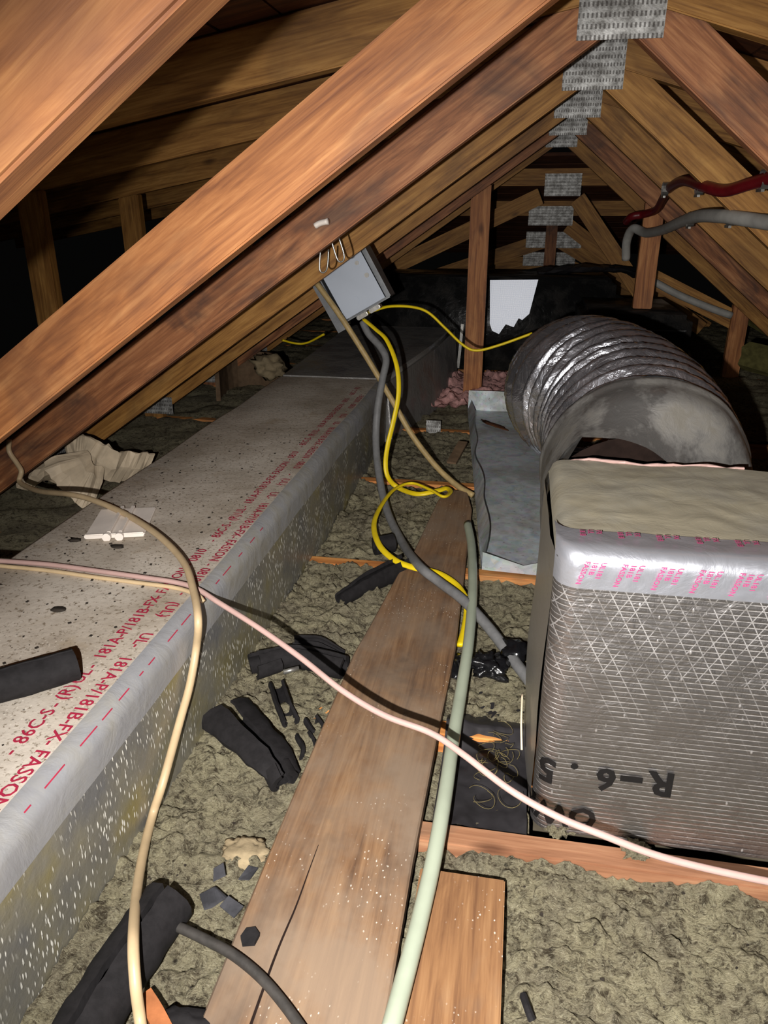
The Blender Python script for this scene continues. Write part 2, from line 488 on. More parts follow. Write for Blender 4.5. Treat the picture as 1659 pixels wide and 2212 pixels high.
def foam(pts, r, label, wall=0.010, slit=0.3, sub=6, scale=None, name='foam_pipe_sleeve', squash=1.0, group='torn black foam pieces'):
    prof = [(a, b * squash) for a, b in cprofile(r, wall, slit)]
    o = link(name, sweep(pts, prof, sub, True, scale, True, r * 0.10), M['foam'], smooth='auto')
    return tag(o, label, 'pipe insulation', group)

def lump(name, loc, size, mat, seed=0, amp=0.35, sub=3, freq=2.2):
    bm = bmesh.new()
    bmesh.ops.create_icosphere(bm, subdivisions=sub, radius=1.0)
    off = Vector((seed * 3.7, seed * 1.3, seed * 2.1))
    for v in bm.verts:
        k = 1 + amp * noise.fractal(v.co * freq + off, 1.0, 2.0, 3)
        v.co = Vector((v.co.x * size[0] * k, v.co.y * size[1] * k, v.co.z * size[2] * k))
    o = link(name, bm, mat, smooth=True)
    o.location = loc
    return o

_text_cache = {}
def text_verts(body, size, bold=0.012):
    """flat lettering as (verts, faces): u to the right, v up, baseline at 0"""
    key = (body, size, bold)
    if key in _text_cache: return _text_cache[key]
    cu = bpy.data.curves.new('lettering', 'FONT'); cu.body = body; cu.size = size
    cu.resolution_u = 2; cu.offset = size * bold
    o = bpy.data.objects.new('lettering', cu); COL.objects.link(o)
    dg = bpy.context.evaluated_depsgraph_get(); dg.update()
    me = bpy.data.meshes.new_from_object(o.evaluated_get(dg))
    vs = [(v.co.x, v.co.y) for v in me.vertices]
    fs = [tuple(p.vertices) for p in me.polygons]
    bpy.data.objects.remove(o); bpy.data.curves.remove(cu); bpy.data.meshes.remove(me)
    _text_cache[key] = (vs, fs)
    return vs, fs

# ------------------------------------------------------------------ the roof: trusses
XR, ZAPEX = 0.16, 1.245          # ridge line and the underside of the web joint
SL, SR = 0.685, 0.82             # web slopes
CL, CR = 0.183, 0.30             # top chord slopes
TH = 0.043
def chord_low(x): return 1.29 + (CL * (x - XR) if x < XR else -CR * (x - XR))
aL, aR, cL, cR = math.atan(SL), -math.atan(SR), math.atan(CL), -math.atan(CR)
VT_L, VT_R, VT_C = 0.121, 0.129, 0.12

def gang_plate(x0, x1, z0, z1, y, parent, cut=None):
    poly = cut or [(x0, z0), (x1, z0), (x1, z1), (x0, z1)]
    o = member('truss_plate', poly, y, 0.003, 0.0, M['plate'], parent, 0.0)
    return o

def truss(Y, label, web_mat, left=True, right=True, bottom=True, posts=(), chord=True, plate_z=1.385):
    t = thing('roof_truss', label, 'roof truss', (XR, Y, 0.0), 'timber roof trusses')
    xl = -1.60
    zl = lambda x: ZAPEX + SL * (x - XR)
    zr = lambda x: ZAPEX - SR * (x - XR)
    xi = XR - (ZAPEX + VT_L - 1.29) / (SL - CL)
    poly = [(XR - 0.001, ZAPEX), (XR - 0.001, 1.289), (xi, chord_low(xi) - 0.001), (xl, zl(xl) + VT_L), (xl, zl(xl))]
    member('web', poly, Y, TH, aL, web_mat, t)
    xj = XR + (ZAPEX + VT_R - 1.29) / (SR - CR)
    xr = 1.62
    poly = [(XR + 0.001, ZAPEX), (xr, zr(xr)), (xr, zr(xr) + VT_R), (xj, chord_low(xj) - 0.001), (XR + 0.001, 1.289)]
    member('web', poly, Y, TH, aR, web_mat, t)
    if chord:
        xo = -3.2
        member('top_chord', [(XR, 1.29), (XR, 1.29 + VT_C), (xo, chord_low(xo) + VT_C), (xo, chord_low(xo))], Y, TH, cL, M['wood_amber'], t)
        xo = 3.2
        member('top_chord', [(XR, 1.29), (xo, chord_low(xo)), (xo, chord_low(xo) + VT_C), (XR, 1.29 + VT_C)], Y, TH, cR, M['wood_amber'], t)
    if bottom:
        member('bottom_chord', [(-3.2, -0.10), (3.2, -0.10), (3.2, 0.0), (-3.2, 0.0)], Y, TH, 0.0, M['wood_joist'], t)
        x = -1.66
        member('post', [(x - 0.045, 0.0), (x - 0.045, chord_low(x - .045) - 0.001), (x + 0.045, chord_low(x + .045) - 0.001), (x + 0.045, 0.0)][::-1], Y, TH, math.pi / 2, web_mat, t)
    for (x0, x1, z0, z1) in posts:
        member('post', [(x0, z0), (x1, z0), (x1, z1[1]), (x0, z1[0])], Y - 0.001, TH, math.pi / 2, M['wood_red'], t)
    gang_plate(0.075, 0.242, 1.216, plate_z, Y - TH / 2 - 0.002, t)
    if Y > 1.0:
        gang_plate(-1.72, -1.56, 0.02, 0.10, Y - TH / 2 - 0.002, t)
    return t

M['wood_near'] = wood('near_fir_timber', srgb(176, 124, 76), srgb(144, 94, 56), srgb(106, 64, 38), srgb(90, 60, 48), 0.6)
truss(0.47, 'nearest truss timber crossing the upper corner, bright and orange', M['wood_near'], bottom=False)
truss(1.14, 'second truss in, reddish sloping timber with a shaded gap under it', M['wood_red'])
T3 = truss(1.80, 'third truss in, dark stained timber with white connector on its face', M['wood_web'])
T4 = truss(2.48, 'fourth truss in, carrying the grey electrical box', M['wood_amber'])
truss(3.17, 'fifth truss in, pale amber timber behind the electrical box', M['wood_amber'])
zF = lambda x: (ZAPEX + SL * (x - XR) if x < XR else ZAPEX - SR * (x - XR))
truss(3.86, 'sixth truss in, with an upright post on each side of the ridge', M['wood_web'],
      posts=((-0.266, -0.172, 0.0, (zF(-0.266) - .002, zF(-0.172) - .002)), (0.535, 0.622, 0.462, (zF(.535) - .002, zF(.622) - .002))))
truss(4.55, 'last full truss before the roof drops at its far end', M['wood_amber'],
      posts=((1.17, 1.26, 0.0, (zF(1.17) - .002, zF(1.26) - .002)),))
for o_ in (member('web', [(0.70, 0.50), (1.165, 0.285), (1.165, 0.395), (0.70, 0.61)], 4.55, TH * .98, math.atan2(-0.215, 0.465), M['wood_amber'], None),):
    rel(o_, [q for q in bpy.data.objects if q.get('label', '').startswith('last full truss')][0])

# the stepped-down hip end beyond them
def hip_truss(Y, zc, label, half, webs, plate, posts=()):
    t = thing('hip_truss', label, 'roof truss', (0.2, Y, 0.0), 'stepped trusses of the hip end')
    if zc is not None:
        member('flat_top_chord', [(half[0], zc - 0.10), (half[1], zc - 0.10), (half[1], zc), (half[0], zc)], Y, TH, 0.0, M['wood_amber'], t)
    for i, ((xa, za), (xb, zb), w) in enumerate(webs):
        a = math.atan2(zb - za, xb - xa)
        nx, nz = -math.sin(a) * w, math.cos(a) * w
        member('web', [(xa, za), (xb, zb), (xb + nx, zb + nz), (xa + nx, za + nz)], Y - 0.0005 * i, TH * 0.99, a, M['wood_amber'], t)
    for (x0, x1, z0, z1) in posts:
        member('post', [(x0, z0), (x1, z0), (x1, z1), (x0, z1)], Y - 0.05, TH, math.pi / 2, M['wood_web'], t)
    gang_plate(*plate, Y - TH / 2 - 0.004, t)
    member('bottom_chord', [(-3.2, -0.10), (3.2, -0.10), (3.2, 0.0), (-3.2, 0.0)], Y, TH, 0.0, M['wood_joist'], t)
    return t
hip_truss(5.22, 1.145, 'hip truss with the highest level timber and a steel plate', (-1.15, 0.96),
          [((0.27, 0.94), (1.10, -0.10), 0.10), ((-1.5, 0.20), (0.10, 0.94), 0.10)], (0.10, 0.325, 0.985, 1.115))
hip_truss(5.91, 0.965, 'hip truss one step lower, with the second steel plate', (-2.0, 1.5),
          [((0.27, 0.76), (1.3, 0.05), 0.10)], (0.015, 0.33, 0.80, 0.93))
hip_truss(6.62, None, 'low hip truss of two sloping timbers and a centre post', 1.8,
          [((-1.5, 0.06), (0.22, 0.63), 0.12), ((0.24, 0.63), (1.5, -0.06), 0.12)], (0.01, 0.455, 0.615, 0.74), ((0.165, 0.255, 0.0, 0.80),))
hip_truss(7.31, None, 'lowest and farthest hip truss with the last steel plate', 1.6,
          [((-1.9, 0.0), (0.2, 0.43), 0.12), ((0.24, 0.43), (1.6, -0.1), 0.12)], (-0.005, 0.46, 0.43, 0.55))

# roof deck: boards laid along the roof, each one a part
deck = thing('ceiling', None, None, (XR, 0.0, 1.41))
deck['kind'] = 'structure'
for side, sl, n in ((-1, CL, 40), (1, CR, 28)):
    ang = math.atan(sl)
    for k in range(n):
        bw = 0.142
        bm = box_bm(0.003, bw - 0.003, 0.10, 5.25, 0.001, 0.02, 0.0)
        o = link('board', bm, M['wood_deck'], deck)
        s0 = 0.003 + k * bw
        o.location = (side * s0 * math.cos(ang), 0, -s0 * math.sin(ang) + VT_C - 0.12 + 0.003 + 0.0006 * (k % 3))
        o.rotation_euler = (0, ang if side > 0 else math.pi - ang, 0)
        if side < 0:
            o.rotation_euler = (0, -ang, 0)
            o.location.x = -(s0 + bw) * math.cos(ang)
            o.location.z = -(s0 + bw) * math.sin(ang) + 0.003 + 0.0006 * (k % 3)
# hip slope boards
for k in range(17):
    bw = 0.142
    bm = box_bm(-2.6, 2.6, 0.003, bw - 0.003, 0.0, 0.02)
    o = link('board', bm, M['wood_deck'], deck)
    a = math.atan(0.30)
    o.rotation_euler = (-a, 0, 0)
    o.location = (0, 5.26 + k * bw * math.cos(a), -0.19 - k * bw * math.sin(a))

# ------------------------------------------------------------------ floor, joists, insulation
fl = link('floor', box_bm(-3.2, 3.2, 0.0, 8.2, -0.13, -0.102), M['drywall'])
fl['kind'] = 'structure'

o = member('ceiling_joist', [(-0.118, -0.10), (3.0, -0.10), (3.0, 0.0), (-0.118, 0.0)], 0.885, 0.042, 0.0, M['wood_header'], None)
tag(o, 'pale timber joist in front of the foil-wrapped box', 'joist')

def wool_z(x, y, fine):
    p = Vector((x, y, 0.0))
    q = p + noise.noise_vector(p * 14) * 0.018
    h = 0.018 * noise.fractal(q * 6, 1.0, 2.0, 2)
    h += 0.024 * abs(noise.noise(q * 26)) + 0.014 * abs(noise.noise(q * 60 + Vector((5, 0, 0))))
    if fine: h += 0.006 * abs(noise.noise(q * 130))
    return h

def wool_bay(label, x0, x1, y0, y1, base, step, edge=0.012, name='loose_insulation', mat='wool', extra=None):
    nx = max(2, int((x1 - x0) / step)); ny = max(2, int((y1 - y0) / step))
    vs, fs = [], []
    for j in range(ny + 1):
        y = y0 + (y1 - y0) * j / ny
        for i in range(nx + 1):
            x = x0 + (x1 - x0) * i / nx
            z = base + wool_z(x, y, step < 0.006)
            if extra: z += extra(x, y)
            vs.append((x, y, z))
    for j in range(ny):
        for i in range(nx):
            a = j * (nx + 1) + i
            fs.append((a, a + 1, a + nx + 2, a + nx + 1))
    me = bpy.data.meshes.new(name); me.from_pydata(vs, [], fs)
    o = link(name, me, M[mat], smooth=True)
    tag(o, label, 'insulation', kind='stuff')
    return o
wool_bay('grey-yellow mineral wool in front of the pale joist, nearest the viewer', -0.10, 0.86, 0.28, 0.862, -0.024, 0.0042)
wool_bay('mineral wool with black foam scraps between duct and long plank', -0.528, -0.20, 0.28, 1.777, -0.006, 0.0048)
wool_bay('mineral wool under the black film between plank and box', -0.20, 0.07, 0.908, 1.117, -0.044, 0.0075)
wool_bay('straw-coloured mineral wool beyond the second joist', -0.198, 0.30, 1.163, 1.777, -0.018, 0.0065)
wool_bay('mineral wool bay under the coils of yellow cable', -0.528, 0.30, 1.823, 2.457, -0.018, 0.008)
wool_bay('mineral wool at the far foot of the duct', -0.528, 0.4, 2.503, 3.147, -0.018, 0.010)
wool_bay('dim mineral wool under the dark foil trunk', -0.9, 0.79, 3.193, 3.837, -0.02, 0.02)
wool_bay('unlit mineral wool behind the foil-wrapped box', 0.52, 1.9, 0.905, 3.147, -0.06, 0.03)
wool_bay('unlit mineral wool at the far eaves beyond the added dark box', 0.80, 2.8, 3.20, 7.6, 0.002, 0.03)
wool_bay('dark dusty mineral wool behind the long duct', -2.9, -1.0, 0.6, 7.6, -0.008, 0.03)

# ------------------------------------------------------------------ planks
pl = [(-0.311, 0.30), (-0.0965, 0.30), (-0.100, 0.80), (-0.095, 1.115), (-0.088, 1.37), (-0.094, 1.60), (-0.096, 1.70), (-0.108, 2.18), (-0.135, 2.34),
      (-0.200, 2.34), (-0.222, 2.24), (-0.246, 1.824), (-0.263, 1.735), (-0.276, 1.577), (-0.288, 1.431), (-0.300, 1.313), (-0.308, 0.909), (-0.311, 0.66)]
bm = prism_xy(pl, 0.001, 0.030, 0.003)
o = link('long_plank', bm, M['wood_plank'])
# grain runs along the plank: turn the mesh so local X is its length
def turn_mesh(o, deg, loc):
    R = Matrix.Rotation(math.radians(-deg), 4, 'Z') @ Matrix.Translation(-Vector(loc))
    o.data.transform(R); o.rotation_euler = (0, 0, math.radians(deg)); o.location = loc
turn_mesh(o, 90, (-0.2, 0.3, 0.0))
tag(o, 'long dirty walkway plank running away between duct and box', 'plank')
PLANK = o
bm = bmesh.new()
cr = spline([(-0.252, 0.45, 0), (-0.250, 0.61, 0), (-0.2445, 0.692, 0), (-0.243, 0.75, 0), (-0.2415, 0.80, 0)], 6)
for i in range(len(cr) - 1):
    a, b = cr[i], cr[i + 1]
    w0 = 0.0016 * (1 - i / len(cr)) + 0.0004; w1 = 0.0016 * (1 - (i + 1) / len(cr)) + 0.0004
    bm.faces.new([bm.verts.new(q) for q in ((a.x - w0, a.y, 0.0304), (a.x + w0, a.y, 0.0304), (b.x + w1, b.y, 0.0304), (b.x - w1, b.y, 0.0304))])
o = link('crack', bm, M['dark_slot'])
o.parent = PLANK; o.matrix_parent_inverse = (Matrix.Translation((-0.2, 0.3, 0.0)) @ Matrix.Rotation(math.pi / 2, 4, 'Z')).inverted()
o = link('short_plank', box_bm(-0.088, 0.0325, 0.28, 0.79, 0.001, 0.027, 0.002), M['wood_short'])
turn_mesh(o, 90, (-0.03, 0.3, 0.0))
tag(o, 'short clean plank offcut laid beside the long plank', 'plank')

# ------------------------------------------------------------------ the long duct on the left
duct = thing('air_duct', 'long flat duct in dusty printed foil facing', 'duct', (-0.76, 0.2, 0.0))
def grid_surface(fn, nu, nv):
    vs = [fn(i / nu, j / nv) for j in range(nv + 1) for i in range(nu + 1)]
    fs = [(j * (nu + 1) + i, j * (nu + 1) + i + 1, (j + 1) * (nu + 1) + i + 1, (j + 1) * (nu + 1) + i) for j in range(nv) for i in range(nu)]
    return vs, fs
DX0, DX1, DZ = -0.995, -0.528, 0.25
DY0, DY1 = 0.18, 3.0
def duct_wob(y, s): return 0.004 * noise.noise(Vector((s, y * 3.0, 0.3)))
def strip(name, prof, mat, parent, ny=60, y0=DY0, y1=DY1, lift=0.0):
    """long surface from a cross-section [(x, z)] with slight waviness"""
    vs, fs = [], []
    m = len(prof)
    for j in range(ny + 1):
        y = y0 + (y1 - y0) * j / ny
        for i, (x, z) in enumerate(prof):
            vs.append((x + duct_wob(y, 1.0 + 0.2 * z), y, z + duct_wob(y, x * 2) * (1 if z > .1 else 0)))
    for j in range(ny):
        for i in range(m - 1):
            a = j * m + i
            fs.append((a, a + m, a + m + 1, a + 1))
    me = bpy.data.meshes.new(name); me.from_pydata(vs, [], fs)
    o = link(name, me, mat, smooth=True)
    return rel(o, parent)
r = 0.030
arc = [(DX1 - r + r * math.sin(a), DZ - r + r * math.cos(a)) for a in [math.pi / 2 * k / 6 for k in range(7)]]
strip('top_panel', [(DX0 - 0.002, -0.05), (DX0 - 0.002, 0.05), (DX0, DZ - 0.02), (DX0 + 0.008, DZ - 0.005), (DX0 + 0.02, DZ), (-0.85, DZ + .001), (-0.7, DZ), (-0.62, DZ), (-0.5575, DZ)], M['duct_top'], duct)
strip('corner_tape', [(x + .0004, z + .0004) for x, z in arc] + [(DX1 + .0004, 0.196), (DX1 + 0.0003, 0.182)], M['corner_tape'], duct)
strip('side_panel', [(DX1 - 0.0002, 0.184), (DX1 + 0.003, 0.14), (DX1 + 0.002, 0.09), (DX1 + 0.001, 0.04), (DX1 - 0.003, -0.04)], M['duct_side'], duct)
me = bpy.data.meshes.new('end_cap')
me.from_pydata([(DX0, DY0, -.05), (DX1, DY0, -.05), (DX1, DY0, DZ - .03), (DX1 - .03, DY0, DZ), (DX0, DY0, DZ)], [], [(0, 1, 2, 3, 4)])
rel(link('end_cap', me, M['duct_side']), duct)

def lettering(lines, mat, parent, fn, name='printed_lettering'):
    """lines: [(text, size, u0, v0)] laid flat and carried to 3-D by fn(u, v)"""
    vs, fs = [], []
    for (body, size, u0, v0) in lines:
        tv, tf = text_verts(body, size)
        b = len(vs)
        vs += [fn(u0 + u, v0 + v) for u, v in tv]
        fs += [tuple(i + b for i in f) for f in tf]
    me = bpy.data.meshes.new(name); me.from_pydata(vs, [], fs)
    o = link(name, me, mat)
    return rel(o, parent)
def duct_pt(x, y):
    z = DZ + 0.0018 + duct_wob(y, x * 2)
    if x > DX1 - r: z -= r - math.sqrt(max(0, r * r - (x - DX1 + r) ** 2))
    return (x, y, z)
vs_, fs_ = [], []
def print_on(body, x, y, toward, size=0.0295, stretch=0.98):
    tv, tf = text_verts(body, size)
    b = len(vs_)
    for u, v in tv:
        vs_.append(duct_pt(x + v * stretch, y - u) if toward else duct_pt(x - v * stretch, y + u))
    fs_.extend(tuple(i + b for i in f) for f in tf)
for k in range(4):
    q = 0.675 * k
    for body, y in (('181A-P/181B-FX', 0.905), ('-', 0.703), ('FASSON', 0.685), ('-', 0.565), ('0810', 0.545), ('-', 0.94), ('UL', 0.975), ('-', 1.035), ('(UL)', 1.08), ('-', 1.115)):
        if y + q < 2.9: print_on(body, -0.5800, y + q, True)
    for body, y in (('181A-P/181B-FX', 0.89), ('-', 1.087), ('FASSON', 1.105), ('-', 1.225), ('0810', 1.245), ('-', 0.865), ('UL', 0.825), ('(R)', 0.785), ('-', 0.768), ('86C-S', 0.69), ('-', 0.668)):
        if y + q < 2.85: print_on(body, -0.603, y + q, False)
me = bpy.data.meshes.new('printed_lettering'); me.from_pydata(vs_, [], fs_)
rel(link('printed_lettering', me, M['ink_red']), duct)['kind'] = 'stuff'
# dashed red edge print low on the corner
random.seed(5)
vs, fs = [], []
y = 0.35
while y < 1.5:
    ln = random.uniform(0.012, 0.045); b = len(vs)
    for yy in (y, y + ln):
        for a in (0.74, 0.80):
            vs.append((DX1 - r + (r + .0016) * math.sin(a) + duct_wob(yy, 1.05), yy, DZ - r + (r + .0016) * math.cos(a) + duct_wob(yy, -1.08)))
    fs.append((b, b + 1, b + 3, b + 2))
    y += ln + random.uniform(0.008, 0.05)
me = bpy.data.meshes.new('edge_print'); me.from_pydata(vs, [], fs)
rel(link('edge_print', me, M['ink_red']), duct)['kind'] = 'stuff'

# the raised fitting where the duct turns
j = thing('duct_fitting', 'grey foil-wrapped duct fitting that flares at the far end of the long duct', 'duct', (-0.6, 3.0, 0.0))
bm = bmesh.new()
lo = [(-0.995, 3.005), (-0.505, 3.005), (-0.385, 3.45), (-0.33, 4.36), (-0.995, 4.36)]
hi = [(-0.995, 3.005), (-0.530, 3.005), (-0.415, 3.78), (-0.36, 4.36), (-0.995, 4.36)]
a = [bm.verts.new((x, y, -0.05)) for x, y in lo]; b = [bm.verts.new((x, y, 0.251 + 0.02 * (y - 3.0))) for x, y in hi]
bm.faces.new(a[::-1]); bm.faces.new(b)
for i in range(5): bm.faces.new((a[i], a[(i + 1) % 5], b[(i + 1) % 5], b[i]))
bmesh.ops.recalc_face_normals(bm, faces=bm.faces)
bmesh.ops.bevel(bm, geom=list(bm.edges), offset=0.018, segments=3, affect='EDGES')
rel(link('body', bm, M['foil_grey'], smooth='auto'), j)
rel(link('foil_strip', sweep([(-0.3237, 4.4000, 0.2909), (-0.3319, 4.4000, 0.1578), (-0.3409, 4.4000, 0.0352)], [(-.008, 0), (.008, 0), (.008, .002), (-.008, .002)], 3), M['steel']), j)

# dark foil trunk crossing behind the posts
tr = thing('trunk_duct', 'foil trunk duct with dim reflection painted dark, crossing behind the posts', 'duct', (0.0, 4.7, 0.0))
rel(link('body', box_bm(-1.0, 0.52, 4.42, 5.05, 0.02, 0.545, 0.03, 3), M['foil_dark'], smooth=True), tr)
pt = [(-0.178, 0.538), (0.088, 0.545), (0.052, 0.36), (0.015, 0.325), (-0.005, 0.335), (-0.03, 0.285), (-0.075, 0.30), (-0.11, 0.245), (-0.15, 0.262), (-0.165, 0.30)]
o = member('foil_glint', pt, 4.385, 0.004, 0.0, M['foil_glint'], None, 0.0)  # bright tilted piece added as the reflection on the trunk face
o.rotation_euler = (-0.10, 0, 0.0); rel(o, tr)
pb = thing('shade_box', 'dark box added where shadow lies under the right-hand post', 'duct', (0.54, 4.0, 0.0))
rel(link('body', box_bm(0.30, 0.78, 3.62, 4.38, 0.0, 0.458, 0.03, 3), M['foil_dark'], smooth=True), pb)  # added box; dark colour stands in for the flexible duct's shadow
rel(link('lid_seam', box_bm(0.33, 0.75, 3.615, 3.619, 0.39, 0.396), M['foil_dark']), pb)
# far side lump of dark material on the trunk
o = link('plastic_sheeting', sweep([(0.1, 4.9, 0.55), (0.4, 4.85, 0.575), (0.62, 4.8, 0.57), (0.9, 4.7, 0.48)], circ(0.10, 10, 0.02), 6, jitter=0.02), M['plastic_black'])
tag(o, 'crumpled black plastic lying along the top of the dark trunk', 'plastic sheet')

# ------------------------------------------------------------------ foil-wrapped box on the right
bx = thing('duct_box', 'large foil-wrapped box with upside-down black lettering', 'duct', (0.285, 1.1, 0.0))
BX0, BX1, BY0, BY1, BZ = 0.070, 0.52, 0.915, 1.300, 0.487
def rbox_side(prof, z0, z1, nz, wob):
    vs, fs = [], []
    m = len(prof)
    for jz in range(nz + 1):
        z = z0 + (z1 - z0) * jz / nz
        for (x, y) in prof:
            w = wob * noise.noise(Vector((x * 9, y * 9, z * 7)))
            vs.append((x + w, y - w, z))
    for jz in range(nz):
        for i in range(m - 1):
            a = jz * m + i
            fs.append((a, a + 1, a + m + 1, a + m))
    return vs, fs
rc = 0.032
corner = [(BX0 + rc - rc * math.cos(t), BY0 + rc - rc * math.sin(t)) for t in [math.pi / 2 * k / 8 for k in range(9)]]
prof = [(BX0, BY1), (BX0 - .010, 1.24), (BX0 - .012, 1.16), (BX0 - .008, 1.08), (BX0 - .003, 1.0)] + corner + [(0.16, BY0), (0.25, BY0), (0.34, BY0), (0.43, BY0), (BX1, BY0)]
vs, fs = rbox_side(prof[:6], 0.004, BZ - 0.02, 24, 0.006)
me = bpy.data.meshes.new('side_wrap'); me.from_pydata(vs, [], fs)
rel(link('side_wrap', me, M['foil_side'], smooth=True), bx)
vs, fs = rbox_side(prof[5:], 0.004, BZ - 0.02, 24, 0.0015)
me = bpy.data.meshes.new('front_wrap'); me.from_pydata(vs, [], fs)
rel(link('front_wrap', me, M['foil_wrap'], smooth=True), bx)
# top with rounded front and left edges
def top_h(x, y):
    return (0.0035 * noise.noise(Vector((x * 8, y * 8, 1))) + 0.0015 * noise.noise(Vector((x * 30, y * 30, 4)))) * min(1, max(0, (y - BY0)) / .05)
def top_fn(u, v):
    x = BX0 + (BX1 - BX0) * u; y = BY0 + (BY1 - BY0) * v
    rr = 0.024
    dx = max(0.0, rc - (x - BX0)); dy = max(0.0, rc - (y - BY0))
    if dx > 0 and dy > 0:
        q = math.hypot(dx, dy)
        if q > rc:
            x = BX0 + rc - dx * rc / q; y = BY0 + rc - dy * rc / q
        d = max(0.0, rc - q)
    else: d = min(x - BX0, y - BY0)
    d = max(0.0, rr - max(0.0, d))
    z = BZ - rr + math.sqrt(max(0, rr * rr - d * d)) - 0.0004
    return (x, y, z + top_h(x, y))
vs, fs = grid_surface(top_fn, 70, 60)
me = bpy.data.meshes.new('top_wrap'); me.from_pydata(vs, [], fs)
rel(link('top_wrap', me, M['box_top'], smooth=True), bx)
# tape band over the front top edge
def tape_fn(u, v):
    x = BX0 - 0.001 + (BX1 - BX0) * u
    s = v * 0.112            # path length: 0.032 down the front, rest over the edge onto the top
    rr = 0.024
    if s < 0.032: y, z = BY0 - 0.0012, BZ - rr - 0.032 + s
    elif s < 0.032 + rr * 1.5708:
        a = (s - 0.032) / rr
        y, z = BY0 + rr - (rr + .0012) * math.cos(a), BZ - rr + (rr + .0012) * math.sin(a)
    else: y, z = BY0 + rr + (s - 0.032 - rr * 1.5708), BZ + 0.0012
    n = 0.0016 * noise.noise(Vector((x * 45, s * 60, 9)))
    if x < BX0 + rc:
        d = BX0 + rc - x
        y += rc - math.sqrt(max(0, rc * rc - d * d))
    return (x, y - abs(n), z + top_h(x, y))
vs, fs = grid_surface(tape_fn, 90, 24)
me = bpy.data.meshes.new('edge_tape'); me.from_pydata(vs, [], fs)
rel(link('edge_tape', me, M['foil_tape'], smooth=True), bx)
rel(link('back_shade_panel', box_bm(BX0 + .01, BX1, BY1 - 0.03, BY1, 0.0, BZ - 0.012), M['dark_slot']), bx)  # dark panel painting the shade in the gap behind the box
rel(link('inner_shell', box_bm(BX1 - 0.01, BX1, BY0 + .01, BY1, 0.0, BZ - 0.012), M['foil_side']), bx)
# torn pale edge of the wrap at the back
rel(link('torn_edge', sweep([(BX0 + .03, BY1 - .004, BZ + .001), (0.15, BY1 + .004, BZ + .002), (0.23, BY1 - .002, BZ + .000), (0.31, BY1 + .006, BZ + .001), (0.40, BY1, BZ)], circ(0.003, 6, 0.0025), 6, jitter=0.006), M['pink']), bx)
# black lettering, printed upside down, wrapping round the corner
def on_box(u, v):
    x = u
    z = v
    if x < BX0 + rc:
        a = (BX0 + rc - x) / rc
        if a <= math.pi / 2: return (BX0 + rc - (rc + .0016) * math.sin(a), BY0 + rc - (rc + .0016) * math.cos(a), z)
        return (BX0 - .0016, BY0 + rc + (a - math.pi / 2) * rc, z)
    return (x, BY0 - .0030, z)
def upside(lines):
    vs, fs = [], []
    bm = bmesh.new()
    for body, size, xr, zb, sx in lines:
        tv, tf = text_verts(body, size, 0.03)
        b = [bm.verts.new((xr - u * sx, 0, zb - v)) for u, v in tv]
        for f in tf: bm.faces.new([b[i] for i in f])
    for k in range(14):
        g = list(bm.verts) + list(bm.edges) + list(bm.faces)
        bmesh.ops.bisect_plane(bm, geom=g, plane_co=(0.02 + k * 0.007, 0, 0), plane_no=(1, 0, 0))
    for v in bm.verts: v.co = on_box(v.co.x, v.co.z)
    return bm
bm = upside([('R', 0.060, 0.268, 0.142, 1.0), ('-', 0.07, 0.224, 0.140, 1.5), ('6', 0.056, 0.186, 0.137, 1.05), ('.', 0.062, 0.131, 0.139, 1.0), ('5', 0.060, 0.099, 0.138, 1.0), ('OWE', 0.054, 0.166, 0.057, 0.95)])
d = bpy.data.meshes.new('printed_lettering'); bm.to_mesh(d); bm.free()
rel(link('printed_lettering', d, M['ink_black']), bx)['kind'] = 'stuff'
# small magenta print on the tape, slanting columns
lines = []
def on_tape(u, v): return (u, BY0 - 0.0052, v)
vs, fs = [], []
for c in range(8):
    for rrow, body in enumerate(('FASSON', '181B', 'UL181')):
        tv, tf = text_verts(body, 0.0095)
        b = len(vs)
        x0 = 0.107 + c * 0.048 + rrow * 0.0105
        for u, v in tv:
            p, q = -v, 0.0
            z = BZ - 0.014 - u
            x = x0 + v - (u * 0.30)
            vs.append((x, BY0 - 0.0046, z))
        fs += [tuple(i + b for i in f) for f in tf]
me = bpy.data.meshes.new('tape_print'); me.from_pydata(vs, [], fs)
rel(link('tape_print', me, M['ink_pink']), bx)['kind'] = 'stuff'
vs, fs = [], []
for c in range(8):
    for rrow, body in enumerate(('181B', 'UL', 'FX')):
        tv, tf = text_verts(body, 0.011)
        b = len(vs)
        for u, v in tv:
            vs.append((0.10 + c * 0.05 + rrow * 0.011 + v, BY0 + 0.052 - u, BZ + 0.0075))
        fs += [tuple(i + b for i in f) for f in tf]
me = bpy.data.meshes.new('tape_print'); me.from_pydata(vs, [], fs)
rel(link('tape_print', me, M['ink_pink']), bx)['kind'] = 'stuff'
rel(link('scuff_mark', prism_xy([(0.432, 1.17), (0.45, 1.165), (0.45, 1.20), (0.436, 1.205)], BZ + 0.003, BZ + 0.006), M['chip']), bx)

# ------------------------------------------------------------------ flexible duct
fx = thing('flexible_duct', 'silver ribbed flexible duct bending behind the foil box', 'duct', (0.27, 1.35, 0.0))
path = [(0.272, 1.395, 0.365), (0.271, 1.47, 0.375), (0.275, 1.57, 0.395), (0.278, 1.68, 0.410), (0.268, 1.82, 0.424), (0.235, 1.96, 0.435), (0.190, 2.08, 0.435), (0.178, 2.20, 0.415), (0.195, 2.36, 0.36), (0.22, 2.55, 0.29), (0.24, 2.72, 0.245), (0.25, 2.84, 0.24)]
P = spline(path, 40)
F = frames(P)
